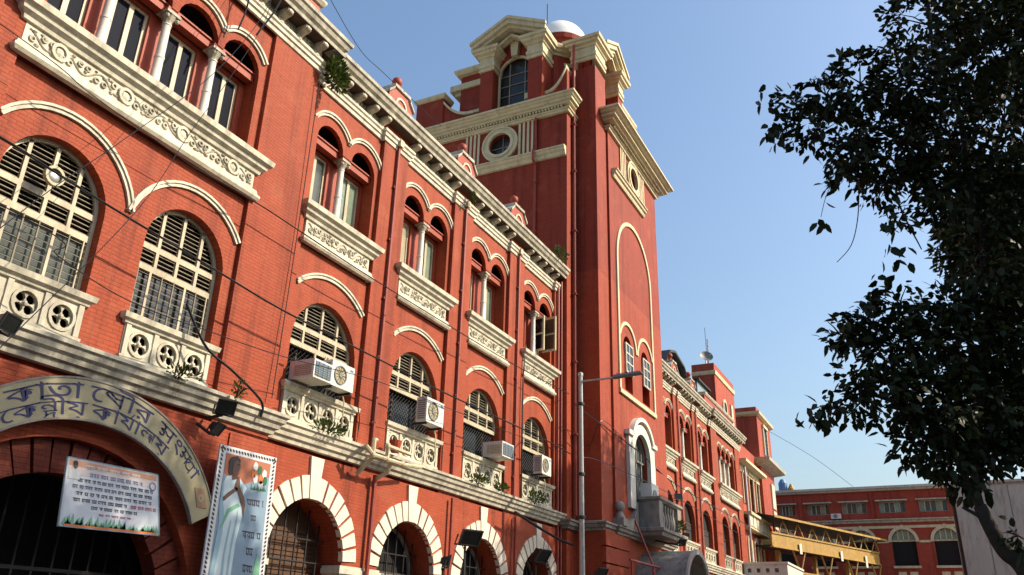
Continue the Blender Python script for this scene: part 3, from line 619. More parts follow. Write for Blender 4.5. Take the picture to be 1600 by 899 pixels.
sw=lf('scroll_wall',lambda b:pl.append(sweepwall(b,-3.45,26.4,-1.7,25.35,-.9,0)),REDT)
lf('scroll_coping',lambda b:(coping(b,pl[0]),b.box(-1.3,-.75,-.02,.66,25.30,25.62)),CREAMC,sw)
pr=[]
sw=lf('scroll_wall',lambda b:pr.append(sweepwall(b,3.30,26.5,2.2,25.30,1.4,0)),REDT)
lf('scroll_coping',lambda b:(coping(b,pr[0]),b.box(1.15,1.7,-.02,.66,25.30,25.62)),CREAMC,sw)
ff('parapet_block',lambda b:b.box(2.3,3.9,.02,.8,24.7,25.75),CREAMC)
# upper stage: core, two open pediments, entablature that runs round them
AX=29.12                                              # face of the left aedicule
part('lantern_wall',lambda b:b.prismz([(30.3,17.2),(30.3,13.55),(31.35,12.5),(32.0,12.4),(38.4,12.4),(38.4,18.8),(30.3,18.8)],24.7,28.6),REDT,T)
PEN=[(0,27.42),(.08,27.44),(.10,27.56),(.05,27.58),(.05,27.66),(.12,27.70),(.12,27.92),(.06,27.94),(.06,28.30),(.14,28.34),(.18,28.46),(.34,28.52),(.36,28.66),(.46,28.70),(.50,28.86),(0,28.92)]
chain=[(31.0,14.30),(AX+.1,14.30),(AX+.1,13.62),(30.32,13.62),(31.30,12.64),(30.5,12.64),(30.5,PY),(32.0,PY),(32.0,12.4)]
def dz(prof,d): return [(o*.8,28.92+(z-28.92)*.86+d) for o,z in prof]
part('entablature',lambda b:b.sweep(dz(PEN,-.35),[(31.6,13.98+.45),(AX+.1,13.98+.45),(AX+.1,13.70),(30.32,13.70),(31.28,12.66),(PX+.05,12.66),(PX+.05,PY+.02),(31.75,PY+.02),(31.75,12.4)]),CREAMC,T)
part('entablature',lambda b:b.sweep(dz(PEN,-.35),[(31.6,17.05),(AX+.1,17.05),(AX+.1,16.35),(31.6,16.35)]),CREAMC,T)
part('aedicule_pier',lambda b:b.box(AX+.1,31.4,13.70,14.43,24.7,28.4),REDT,T)
part('aedicule_pier',lambda b:b.box(AX+.1,31.4,16.35,17.05,24.7,28.4),REDT,T)
def pedimentL(b,z0,rise,half,p0,p1,t):               # raking cornice in the left frame, local x
    for s in (-1,1):
        a=(s*half,z0); c=(0,z0+rise)
        n=Vector((-(c[1]-a[1]),c[0]-a[0])).normalized()*t
        if n.y<0: n=-n
        q=[a,c,(0,c[1]+t*1.25),(a[0]-s*.0,a[1]+t*1.2)]
        b.prism(q,p0,p1)
LP=(AX+.1,15.40,0)
pd=part('pediment',lambda b:(pedimentL(b,28.52,1.02,2.02,-.42,1.6,.20),pedimentL(b,28.40,.96,1.90,-.26,1.6,.14)),CREAMC,T,LP,LR)
part('raking_moulding',lambda b:(pedimentL(b,28.74,1.05,2.08,-.50,-.38,.14),pedimentL(b,28.02,1.0,1.6,-.02,.3,.12)),CREAMC,pd,LP,LR)
part('tympanum',lambda b:b.plate([(-1.65,24.8),(-1.65,28.2),(0,29.35),(1.65,28.2),(1.65,24.8)],[archpoly(0,.98,24.9,27.25,16)],-.62,.4),REDT,pd,LP,LR)
part('keystone',lambda b:b.prism([(-.16,28.12),(.16,28.12),(.24,29.0),(-.24,29.0)],.36,.70),CREAMC,pd,LP,LR)
aw=part('arched_window',lambda b:(b.arch(0,27.25,.86,.98,-.70,-.60,0,180,16),b.box(-.98,-.86,.60,.70,24.9,27.25),b.box(.86,.98,.60,.70,24.9,27.25)),CREAMC,T,LP,LR)
part('glass_pane',lambda b:b.prism(archpoly(0,.95,24.9,27.25,16),.86,.89),GLT,aw,LP,LR)
part('glazing_bar',lambda b:([b.box(u-.025,u+.025,.80,.86,24.9,27.25+math.sqrt(.9**2-u*u)) for u in (-.42,.42)],[b.box(-.9,.9,.81,.855,zz,zz+.04) for zz in (25.5,26.1,26.7,27.3)],),GREYST,aw,LP,LR)
FP=(32.95,PY+.02,0)
pd=part('pediment',lambda b:(pedimentL(b,28.52,.95,1.62,-.30,1.6,.20),pedimentL(b,28.40,.9,1.54,-.18,1.6,.14)),CREAMC,T,FP,0)
part('raking_moulding',lambda b:(pedimentL(b,28.74,.98,1.66,-.38,-.26,.14),pedimentL(b,28.02,1.0,1.3,-.02,.3,.12)),CREAMC,pd,FP,0)
part('tympanum',lambda b:b.plate([(-1.45,24.8),(-1.45,28.2),(0,29.35),(1.45,28.2),(1.45,24.8)],[archpoly(0,.8,24.9,27.25,16)],-.62,.4),REDT,pd,FP,0)
part('aedicule_pier',lambda b:b.box(33.75,34.35,PY+.02,12.9,24.7,28.4),REDT,T)
part('entablature',lambda b:b.sweep(dz(PEN,-.35),[(33.75,12.6),(33.75,PY+.02),(34.35,PY+.02),(34.35,12.6)]),CREAMC,T)
part('lantern_cornice',lambda b:b.sweep([(0,28.3),(.2,28.34),(.3,28.5),(.3,28.62),(0,28.7),(-.5,28.7)],[(38.4,18.8),(30.3,18.8),(30.3,13.6),(31.3,12.5),(38.4,12.4)],True),CREAMC,T)
part('lantern_roof',lambda b:(b.box(30.6,38.1,12.7,18.5,28.5,28.66),b.prism([(-2.2,28.5),(0,29.65),(2.2,28.5)],-3.0,3.0) if False else b.box(31,37,13,18,28.66,28.7)),CONC,T)
DX,DY=34.5,15.05
dm=part('dome',lambda b:b.lathe([(1.62,31.75),(1.62,31.9)]+[(1.55*math.cos(PI/2*i/10),31.9+1.65*math.sin(PI/2*i/10)) for i in range(10)]+[(.03,33.55)],DX,DY,32),DOME,T,smooth=True)
part('drum',lambda b:b.lathe([(1.65,28.6),(1.65,31.4),(1.74,31.44),(1.74,31.76)],DX,DY,24),REDT,dm)
part('lightning_rod',lambda b:(b.tube([(DX-.5,DY+.6,33.2),(DX-.5,DY+.6,35.0)],.03,5),b.ball(DX,DY,33.58,.10)),IRON,dm)
part('chimney_block',lambda b:b.box(30.6,31.8,17.9,19.0,24.7,28.0),REDT,T)
part('chimney_cap',lambda b:(b.box(30.4,32.0,17.7,19.2,27.3,27.5),b.box(30.2,32.2,17.5,19.4,27.5,27.85),b.box(30.6,31.6,18.0,18.8,27.85,28.3)),CREAMC,T)
# pipes down the left face
part('drainpipe',lambda b:(b.tube([(TX-.09,14.08,24.0),(TX-.09,14.08,22.2),(TX-.33,14.08,22.08),(TX-.33,14.08,21.6),(TX-.09,14.08,21.4),(TX-.09,14.08,5.8)],.065,7),[b.box(TX-.17,TX,13.98,14.18,zz,zz+.07) for zz in (9,12,15,18,20.5)]),PIPE,T)
part('drainpipe',lambda b:(b.tube([(PX-.35,12.42,28.1),(PX-.35,12.42,5.9)],.075,7),[b.box(PX-.45,PX-.2,12.32,12.5,zz,zz+.07) for zz in (9,12,15,18,21,23.5)]),PIPE,T)
part('drainpipe',lambda b:b.tube([(TX-.1,12.75,15.4),(TX-.1,12.75,2.0)],.05,7),PIPE,T)
part('drainpipe',lambda b:b.tube([(29.25,12.8,15.3),(29.25,12.8,3.0)],.055,7),PIPE,T)
# blind arch panel and two small windows on the street face
ff('arch_moulding',lambda b:(b.arch(0-.18,17.75,2.33,2.52,-.01,.07,0,180,24),b.box(-2.70,-2.51,-.07,.01,11.45,17.75),b.box(2.15,2.34,-.07,.01,11.45,17.75),b.box(-2.70,2.34,-.10,.01,11.28,11.47)),CREAMC)
for c in (-1.40,1.05):
    ff('hood_mould',lambda b:b.arch(c,13.62,1.06,1.22,-.01,.06,2 if c<0 else 20,160 if c<0 else 178,14),CREAMC)
    ff('back_panel',lambda b:b.box(c-.56,c+.56,.30,.34,11.6,14.2),REDT)
    g=ff('open_window',lambda b:(b.box(c+.10,c+.16,-.62,-.02,12.45,13.75),b.box(c+.06,c+.10,-.62,-.55,12.45,13.75),b.box(c+.06,c+.10,-.12,-.02,12.45,13.75),[b.box(c+.06,c+.10,-.6,-.05,12.45+k*.41,12.52+k*.41) for k in range(4)]) if False else
        (b.box(c-.5,c-.42,-.10,-.03,12.42,13.78),b.box(c+.42,c+.5,-.10,-.03,12.42,13.78),[b.box(c-.42,c+.42,-.10,-.03,12.42+k*.43,12.49+k*.43) for k in range(4)],b.box(c-.03,c+.03,-.09,-.04,12.49,13.71)),CREAM)
    for s in (-1,1): ff('glass_pane',lambda b:b.box(c+s*.225-.19,c+s*.225+.19,-.075,-.06,12.49,13.71),GLD,g)
# big arched window with white surround above the balcony
bw=ff('arched_window',lambda b:(b.arch(-.22,8.85,1.10,1.52,-.02,.16,0,180,18),b.box(-1.98,-1.32,-.16,.02,6.6,8.85),b.box(.88,1.54,-.16,.02,6.6,8.85),
    b.box(-2.15,-1.50,-.24,.02,9.62,9.82),b.box(1.06,1.71,-.24,.02,9.62,9.82),b.arch(-.22,9.0,1.50,1.68,-.02,.26,28,152,16),b.box(-1.98,-1.4,-.14,.02,8.85,9.62),b.box(.96,1.54,-.14,.02,8.85,9.62)),WHITE)
ff('glass_pane',lambda b:b.prism(archpoly(-.22,1.1,6.2,8.85,16),.22,.24),GLS,bw)
ff('window_frame',lambda b:(b.arch(-.22,8.85,1.02,1.12,-.22,-.12,0,180,16),[b.box(u-.03,u+.03,.15,.22,6.2,8.85+math.sqrt(1.1**2-(u+.22)**2)) for u in (-.92,-.22,.48)],b.box(-1.3,.86,.15,.22,8.80,8.88)),GREYST,bw)
# string at balcony level, balcony, vaulted canopy
PB=[(0,5.36),(.10,5.38),(.12,5.46),(.20,5.50),(.22,5.6),(.28,5.63),(.28,5.70),(0,5.76)]
part('string_course',lambda b:b.sweep(PB,[(TX,13.0),(TX,TYL),(PX,TYL),(PX,PY),(31.7,PY),(31.7,TYF),(39.05,TYF),(39.05,13)]),GREYST,T)
BX0,BX1,BY=34.1,37.3,10.35
bl=part('balcony',lambda b:(b.sweep([(0,5.55),(.12,5.57),(.16,5.7),(.24,5.74),(.24,5.86),(0,5.92)],[(BX0,TYF),(BX0,BY),(BX1,BY),(BX1,TYF)]),b.box(BX0,BX1,BY,TYF,5.6,5.9),
    b.sweep([(-.26,6.95),(0,6.95),(.05,7.0),(.10,7.04),(.10,7.14),(-.26,7.18)],[(BX0,TYF),(BX0,BY),(BX1,BY),(BX1,TYF)]),
    b.box(BX0-.02,BX0+.5,BY-.02,BY+.45,5.9,6.96),b.box(BX1-.5,BX1+.02,BY-.02,BY+.45,5.9,6.96),b.box(BX0+.03,BX0+.14,BY+.45,TYF,5.9,6.955),b.box(BX0-.06,BX0+.55,BY-.06,BY+.5,5.9,6.1)),GREYST,T)
for i in range(5): part('baluster',lambda b:b.lathe([(.07,5.9),(.07,6.0),(.11,6.2),(.11,6.35),(.05,6.65),(.07,6.8),(.07,6.96)],0,0,10),GREYST,bl,(BX0+.85+i*.38,BY+.13,0),0,'balus',True)
for i in range(2): part('baluster',lambda b:None,GREYST,bl,(BX0+.13,BY+.62+i*.3,0),0,'balus')
fb=part('ball_finial',lambda b:(b.box(-.24,.24,-.24,.24,5.7,6.0),b.lathe([(.22,6.0),(.20,6.1),(.10,6.25),(.12,6.28)],0,0,12),b.ball(0,0,6.46,.21,n=12,m=8)),GREYST,T,(31.9,TYF-.1,0),0,smooth=True)
part('scroll_bracket',lambda b:b.prism([(-.0,5.72),(1.5,5.72),(1.5,6.9),(1.3,6.5),(1.0,6.2),(.6,6.05),(0,6.0)],-.12,.12),GREYST,T,(32.4,TYF-.1,0))
part('rustic_block',lambda b:[b.box(30.4,33.2,TYF-.06,TYF+.1,3.0+i*.62,3.0+i*.62+.56) for i in range(4)],REDT,T)
CXc,CYf=35.6,9.25
can=part('canopy',lambda b:(b.arch(CXc,3.1,1.85,1.98,-CYf,-TYF,0,180,20),b.box(CXc-1.98,CXc-1.85,CYf,TYF,2.0,3.1),b.box(CXc+1.85,CXc+1.98,CYf,TYF,2.0,3.1)),GREYST,T)
part('canopy_rim',lambda b:(b.arch(CXc,3.1,1.83,2.04,-CYf+.06,-CYf-.03,0,180,20)),GALV,can)
part('doorway',lambda b:b.prism(archpoly(CXc,1.8,.05,3.1,16),TYF-.06,TYF-.03),BROWN,T)

# ------------------------------------------------------------------ roof pieces on the right wing
def corr(b):
    for i in range(32):
        x=49.2+i*.18; b.box(x,x+.1,14.22,14.3,16.0,17.5+1.2*math.sin(PI*min(1,max(.02,(x-48.9)/9.5))**.6))
sh=empty('roof_shed',(52,15.5,15.9),'blue grey sheet metal shed with a curved dark roof edge behind the parapet finials','shed')
part('shed_wall',lambda b:(b.prism([(49.2,15.9),(49.2,17.9),(49.9,18.6),(51.0,18.9),(53.0,18.45),(54.6,17.2),(54.6,15.9)],14.3,17),corr(b) if False else None),SHEDM,sh)
for i in range(9): 
    x=49.5+i*.58; z=min(18.6,17.9+(x-49.2)*.9) if x<50.5 else 18.9-.42*max(0,x-51.4)
    part('seam',lambda b:b.box(x-.03,x+.03,14.25,14.31,15.9,z-.12),SHEDM,sh)
def rfe(b):
    P=[(48.8,17.75),(49.8,18.75),(51.0,19.05),(53.1,18.6),(54.9,17.1)]
    for i in range(4):
        (a,c),(d,e)=P[i],P[i+1]; b.add([(a,13.9,c),(d,13.9,e),(d,17.2,e),(a,17.2,c),(a,13.9,c+.16),(d,13.9,e+.16),(d,17.2,e+.16),(a,17.2,c+.16)],[(0,3,2,1),(4,5,6,7),(0,1,5,4),(1,2,6,5),(2,3,7,6),(3,0,4,7)])
part('shed_roof',rfe,IRON,sh)
gb=empty('rooftop_cabin',(57,15,15.9),'pale sheet metal cabin with a flat top below the red rooftop block','cabin')
part('cabin_wall',lambda b:b.box(56.2,59.2,13.9,15.4,15.9,18.6),SHEDM,gb); part('cabin_roof',lambda b:b.box(56.0,59.4,13.7,15.6,18.6,18.72),IRON,gb)
part('cabin_door',lambda b:b.box(58.2,58.9,13.86,13.9,16.2,18.0),IRON,gb)
rb=empty('rooftop_block',(63,14.5,15.9),'red rooftop stair block with a cream band under its top, carrying a satellite dish','stair tower')
part('wall',lambda b:b.box(60.0,66.4,13.5,15.2,15.9,21.0),REDF,rb)
part('band',lambda b:b.sweep([(0,20.1),(.08,20.12),(.12,20.3),(.12,20.4),(0,20.44)],[(60,15.2),(60,13.5),(66.4,13.5)]),CREAMC,rb)
part('window',lambda b:(b.arch(62.6,18.1,.5,.7,-13.52,-13.40,0,180,12),b.box(61.9,62.1,13.4,13.52,16.9,18.1),b.box(63.1,63.3,13.4,13.52,16.9,18.1)),CREAMC,rb)
part('pane',lambda b:b.prism(archpoly(62.6,.5,16.9,18.1,10),13.46,13.49),GLD,rb)
part('window',lambda b:b.box(64.6,65.2,13.38,13.5,16.9,18.9),CREAMC,rb)
ds=empty('satellite_dish',(61.4,14.4,21),'grey satellite dish on the red rooftop stair block','satellite dish')
def dish(b):
    n=16; vs=[(0,0,0)]; fs=[]
    for j in (1,2,3):
        for k in range(n):
            r=.5*j/3; a=2*PI*k/n; p=Vector((r*math.cos(a),-.35+.35*(1-(j/3)**2)-.0,r*math.sin(a))); p.y=-.18*(j/3)**2; vs.append(p)
    for k in range(n): fs.append((0,1+k,1+(k+1)%n))
    for j in (0,1):
        for k in range(n): fs.append((1+j*n+k,1+(j+1)*n+k,1+(j+1)*n+(k+1)%n,1+j*n+(k+1)%n))
    m=Matrix.Translation((60.7,14.2,21.7))@Matrix.Rotation(R(-60),4,'Z')@Matrix.Rotation(R(-25),4,'X'); b.add([m@Vector(v) for v in vs],fs)
part('reflector',dish,ACG,ds); part('mast',lambda b:b.tube([(60.75,14.25,20.95),(60.75,14.25,21.7)],.05,6),GALV,ds); part('feed_arm',lambda b:b.tube([(60.7,14.2,21.5),(60.45,13.8,21.8)],.025,5),GALV,ds)
an=empty('antenna_mast',(62.0,14.3,21),'thin antenna mast with crossbars beside the satellite dish on the rooftop','antenna')
part('mast',lambda b:b.tube([(61.9,14.3,20.95),(61.9,14.3,23.6)],.05,5),GALV,an); part('antenna_bar',lambda b:[b.box(61.6,62.2,14.27,14.33,22.4+k*.35,22.44+k*.35) for k in range(3)],GALV,an)
solid('antenna_pole',lambda b:b.tube([(61.1,14.2,20.95),(60.9,14.2,24.2)],.03,5),GALV,'bare thin antenna pole leaning slightly behind the satellite dish','antenna')

# ------------------------------------------------------------------ the annexe beyond, with its own stair tower
A=empty('annexe_building',(70,14,0),'red annexe with cream balcony bands and a plain square stair tower at its far end','building')
AYF=13.05
part('wall',lambda b:b.plate(rect(63.4,71.4,0,15.9),[rect(64.8,65.9,11.3,13.6),rect(67.1,68.6,11.0,13.8),rect(69.8,70.8,11.3,13.6),archpoly(65.6,.55,6.4,8.3),archpoly(67.9,.55,6.4,8.3),archpoly(70.2,.55,6.4,8.3)],-AYF,.4),REDF,A)
part('parapet',lambda b:b.box(63.4,71.4,13.25,13.6,15.9,16.1),CREAMD,A)
part('cornice',lambda b:b.box(63.4,71.4,12.35,13.2,14.2,14.42),CREAMC,A); part('frieze',lambda b:b.box(63.4,71.4,12.98,13.2,13.65,14.2),CREAMC,A)
part('back_wall',lambda b:b.box(63.4,71.4,13.5,13.55,0,15),DARK,A)
for (x0,x1,z0,z1) in ((64.8,65.9,11.3,13.6),(67.1,68.6,11.0,13.8),(69.8,70.8,11.3,13.6)):
    w=part('window',lambda b:(b.box(x0-.15,x0,12.95,13.1,z0,z1),b.box(x1,x1+.15,12.95,13.1,z0,z1),b.box(x0-.15,x1+.15,12.9,13.1,z1,z1+.18)),CREAMC,A)
    part('pane',lambda b:b.box(x0,x1,13.28,13.3,z0,z1),GLS,w); part('mullion',lambda b:b.box((x0+x1)/2-.05,(x0+x1)/2+.05,13.2,13.28,z0,z1),CREAMC,w)
for c in (65.6,67.9,70.2):
    w=part('window',lambda b:(b.arch(c,8.3,.55,.80,-AYF-.02+.04,-AYF+.1,0,180,12),b.box(c-.8,c-.55,12.95,13.08,6.4,8.3),b.box(c+.55,c+.8,12.95,13.08,6.4,8.3)),CREAMC,A)
    part('pane',lambda b:b.prism(archpoly(c,.55,6.4,8.3),13.28,13.3),GLD,w)
bb=part('balcony',lambda b:(b.box(63.5,71.2,12.3,13.1,10.35,10.55),b.box(63.5,71.2,12.5,13.1,9.4,9.55)),CREAMC,A)
for i in range(6): part('balcony_panel',lambda b:b.box(0,1.05,12.45,12.62,9.55,10.35),CREAM,bb,(63.6+i*1.27,0,0),0,'anbp')
part('stair_tower',lambda b:b.box(71.4,77.3,12.75,16.5,0,20.35),REDF,A)
part('tower_cornice',lambda b:b.sweep([(0,19.55),(.1,19.57),(.3,19.7),(.34,19.9),(0,19.95)],[(71.4,16.5),(71.4,12.75),(77.3,12.75),(77.3,16.5)]),CREAMC,A)
part('tower_balcony',lambda b:b.sweep([(0,15.3),(.5,15.45),(.9,15.6),(.95,15.85),(0,15.95)],[(71.4,16.5),(71.4,12.75),(77.3,12.75),(77.3,16.5)]),CREAMD,A)
w=part('window',lambda b:(b.box(73.4,73.6,12.62,12.76,16.6,19.0),b.box(75.0,75.2,12.62,12.76,16.6,19.0),b.box(73.3,75.3,12.55,12.76,19.0,19.25)),CREAMC,A)
part('pane',lambda b:b.box(73.6,75.0,12.70,12.73,16.6,19.0),GLD,w)
for z0,z1 in ((12.3,14.4),(10.6,12.1),(8.0,10.2),(6.4,7.8)): part('window_panel',lambda b:b.box(75.0,76.4,12.62,12.76,z0,z1),CREAM,A)
part('drainpipe',lambda b:b.tube([(63.6,12.55,13.8),(63.6,12.55,2)],.09,7),GALV,A)
part('drainpipe',lambda b:b.tube([(71.3,13.9,20),(71.3,13.9,12)],.07,6),PIPE,A)

# ------------------------------------------------------------------ white parapet of the porch
P=empty('porch',(65,11.5,0),'white porch parapet pierced with square holes in front of the annexe','porch')
def holes(b):
    b.plate(rect(-1.6,1.45,5.85,6.72),[rect(-1.25+i*.62,-1.0+i*.62,6.15,6.42) for i in range(4)],0,.18)
part('parapet_wall',holes,WHITE,P,(62.0,11.35,0),LR); part('parapet_wall',lambda b:b.box(62.02,69,9.9,10.08,5.85,6.70),WHITE,P)
part('coping',lambda b:b.sweep([(-.2,6.70),(.08,6.70),(.08,6.84),(-.2,6.84)],[(62.0,12.95),(62.0,9.9),(69,9.9)]),WHITE,P)
part('parapet_back',lambda b:b.box(62.19,62.24,9.95,12.9,5.9,6.68),GREYST,P)
part('porch_base',lambda b:b.box(62.1,69,9.98,12.6,0,5.84),WHITE,P)

# ------------------------------------------------------------------ office building across the end of the street
XF=88.0
O=empty('office_building',(XF,8,0),'red two tone office block with white framed arches closing the end of the street','building')
OF=(XF,8.0,0); k_=88/85.0
zz=lambda z:(z-1.6)*k_+1.6
def of(name,fn,mat,parent=O,**k): return part(name,fn,mat,parent,OF,LR,**k)
# local x = 8 - y
yl=lambda y:8.0-y*k_
win=[(yl(11.4),yl(10.1)),(yl(9.1),yl(7.6)),(yl(6.8),yl(5.1)),(yl(4.6),yl(3.0)),(yl(2.15),yl(.38))]
win=[]
for px0,px1 in ((240,325),(388,505),(568,690),(752,880),(945,1078)):
    f=lambda px:8.0-(14.03-(px-230)*(14.03+.38)/(1055-230))*k_
    win.append((f(px0),f(px1)))
ar=[(8.0-((4.86+2.66)/2)*k_,(4.86-2.66)/2*k_*.86),(8.0-1.16*k_*.9,1.0)]
ar=[(f((780+915)/2),abs(f(915)-f(780))/2*.84),(f((978+1115)/2),abs(f(1115)-f(978))/2*.84)]
ar.insert(0,(2*ar[0][0]-ar[1][0],ar[0][1])); ar.insert(0,(2*ar[0][0]-ar[1][0],ar[0][1])); ar.insert(0,(2*ar[0][0]-ar[1][0],ar[0][1]))
XR=9.9; ZT=zz(15.1)
of('wall',lambda b:b.plate(rect(-14,XR,0,ZT),[rect(a,c,zz(12.95),zz(13.95)) for a,c in win]+[archpoly(c,h,zz(8.3),zz(10.45)) for c,h in ar],0,.5),REDO)
of('roof_edge',lambda b:(b.box(-14.2,XR+.1,-.55,.3,ZT,ZT+.22),b.box(-14.1,XR+.05,-.3,.2,ZT-.18,ZT)),CONC)
of('cornice',lambda b:b.sweep([(0,zz(12.05)),(.15,zz(12.06)),(.2,zz(12.2)),(.42,zz(12.28)),(.42,zz(12.36)),(0,zz(12.42))],[(-14,0),(XR,0)]),CREAMD)
of('band',lambda b:b.box(-14,XR,-.08,.02,zz(11.55),zz(11.78)),CREAMC)
for u in ((win[0][1]+win[1][0])/2,(win[2][1]+win[3][0])/2): of('pilaster',lambda b:b.box(u-.14,u+.14,-.1,.02,zz(12.42),ZT-.2),REDO)
of('side_wall',lambda b:(b.box(-14,XR,14,14.4,0,ZT),b.box(XR-.4,XR,.02,14,0,ZT),b.box(-14,-13.6,.02,14,0,ZT),b.box(-14,XR,.02,14.4,ZT-.3,ZT-.02),b.box(-13.5,XR-.5,2.0,2.1,0,ZT-.4)),REDO)
for a,c in win:
    w=of('window',lambda b:(b.box(a-.25,c+.25,-.5,.05,zz(13.95),zz(14.05)),b.box(a,c,.30,.38,zz(12.95),zz(13.02)),b.box(a,c,.3,.38,zz(13.88),zz(13.95)),[b.box(a+(c-a)*i/5-.045,a+(c-a)*i/5+.045,.28,.4,zz(12.95),zz(13.95)) for i in range(6)]),CREAMD)
    for i in range(5): of('pane',lambda b:b.box(a+(c-a)*i/5+.045,a+(c-a)*(i+1)/5-.045,.34,.36,zz(13.02),zz(13.88)),GLS if i%3 else GLG,w)
for c,h in ar:
    zs=zz(10.45)
    w=of('arched_window',lambda b:(b.arch(c,zs,h,h+.28,-.02,.12,0,180,16),b.box(c-h-.28,c-h,-.12,.02,zs-.1,zs),b.box(c+h,c+h+.28,-.12,.02,zs-.1,zs),[b.box(c+u-.05,c+u+.05,.24,.32,zs,zs+math.sqrt(h*h-u*u)) for u in (-h*.45,0,h*.45)],b.box(c-h,c+h,.24,.32,zs-.05,zs+.09),b.box(c-.1,c+.1,-.2,.02,zs+h,zs+h+.4)),CREAMC)
    of('pane',lambda b:b.prism(archpoly(c,h,zs,zs,12)[1:-1],.34,.37),GLG,w)
    of('shutter',lambda b:b.box(c-h,c+h,.36,.40,zz(8.3),zs),DARK,w)
    of('sill',lambda b:(b.box(c-h-.15,c+h+.15,-.2,.1,zz(8.1),zz(8.3)),b.box(c-h*.8,c-h*.15,-.06,.02,zz(7.2),zz(7.8)),b.box(c+h*.15,c+h*.8,-.06,.02,zz(7.2),zz(7.8))),CREAMC,w)
of('impost_band',lambda b:[b.box(ar[i][0]+ar[i][1]+.28,ar[i+1][0]-ar[i+1][1]-.28,-.06,.02,zz(10.28),zz(10.48)) for i in range(len(ar)-1)],CREAMC)
of('drainpipe',lambda b:b.tube([(XR-.5,-.12,zz(10.2)),(XR-.5,-.12,0)],.09,6),PIPE)
ac=empty('office_ac_unit',(XF-.4,f(535),zz(12.6)),'small white air conditioner hung under the windows of the far office block','air conditioner')
part('case',lambda b:b.box(f(512),f(562),-.6,-.05,zz(12.5),zz(12.95)),ACW,ac,OF,LR); part('fan_grille',lambda b:b.disc(f(535),zz(12.72),.03,.19,.6,.63,12),ACG,ac,OF,LR)
hd=empty('rooftop_water_tank',(XF+5,13,ZT),'small blue and yellow tanks standing on the far office roof','water tank')
part('tank',lambda b:b.lathe([(.4,15.6),(.45,15.7),(.45,17.0),(.2,17.4)],90.5,14.1,10),PR['blue'],hd); part('tank',lambda b:b.lathe([(.35,15.6),(.35,16.4),(.1,16.9)],90.5,13.3,10),YEL,hd)

# ------------------------------------------------------------------ grey concrete building on the right
Q=empty('concrete_building',(66,-5,0),'plain grey concrete building with stained joints behind the tree','building')
part('wall',lambda b:b.box(60,78,-14,-.98,0,11.2),CONC,Q)
for i in range(6): part('wall_panel',lambda b:b.box(59.93,60,-.99-(i+1)*1.5+.03,-.99-i*1.5-.03,0,11.05),CONC,Q)
part('coping',lambda b:b.box(59.85,60.4,-14,-.9,11.2,11.35),CONC,Q)
part('drainpipe',lambda b:b.tube([(60.4,-.9,11),(60.4,-.9,0)],.12,6),IRON,Q)

# ------------------------------------------------------------------ yellow covered footbridge
FA,FB_=Vector((69.1,11.3)),Vector((85.6,5.55)); fl=(FB_-FA).length; fr_=math.atan2(FB_.y-FA.y,FB_.x-FA.x)
Y=empty('footbridge',(FA.x,FA.y,0),'yellow steel covered footbridge with triangular braces in front of the far office block','footbridge',None,fr_)
YL=(FA.x,FA.y,0)
def fb(name,fn,mat,parent=Y,**k): return part(name,fn,mat,parent,YL,fr_,**k)
fb('deck_girder',lambda b:(b.box(-1.5,fl,-.06,.06,8.5,9.42),b.box(-1.5,fl,-.14,.14,9.42,9.54),b.box(-1.5,fl,-.14,.14,8.42,8.5)),YEL); fb('deck_girder',lambda b:b.box(-1.5,fl,2.0,2.1,8.5,9.4),YEL)
fb('deck',lambda b:b.box(-1.5,fl,.06,2.0,8.5,8.6),IRON)
fb('roof',lambda b:(b.add([(-2,-.7,10.62),(fl+.6,-.7,10.62),(fl+.6,1.0,11.0),(-2,1.0,11.0),(-2,2.7,10.62),(fl+.6,2.7,10.62)],[(0,1,2,3),(3,2,5,4)])),SHEDM)
fb('roof_edge',lambda b:(b.box(-2,fl+.6,-.74,-.66,10.52,10.68),b.box(fl+.55,fl+.62,-.7,2.7,10.5,10.64)),YEL)
for i in range(8):
    u=.3+i*2.35
    fb('brace',lambda b:(b.tube([(u-.75,-.1,9.5),(u,-.1,10.55)],.06,5),b.tube([(u+.75,-.1,9.5),(u,-.1,10.55)],.06,5)),YEL)
    fb('post',lambda b:b.box(u-.05,u+.05,1.95,2.05,9.4,10.9),YEL)
    fb('strut',lambda b:(b.tube([(u-1.0,0,8.45),(u,0,6.8)],.08,5),b.tube([(u+1.0,0,8.45),(u,0,6.8)],.06,5)),YEL) if i%2 else None
    fb('hanging_cloth',lambda b:b.box(u-.18,u+.18,-.2,-.15,8.0+.2*(i%3),9.0),WHITE) if i in (1,4,6) else None
fb('lower_girder',lambda b:b.box(-1.5,fl,-.08,.08,6.7,6.85),YEL)
for u in (1.0,7,13): fb('column',lambda b:b.box(u-.15,u+.15,.8,1.1,0,8.45),YEL)

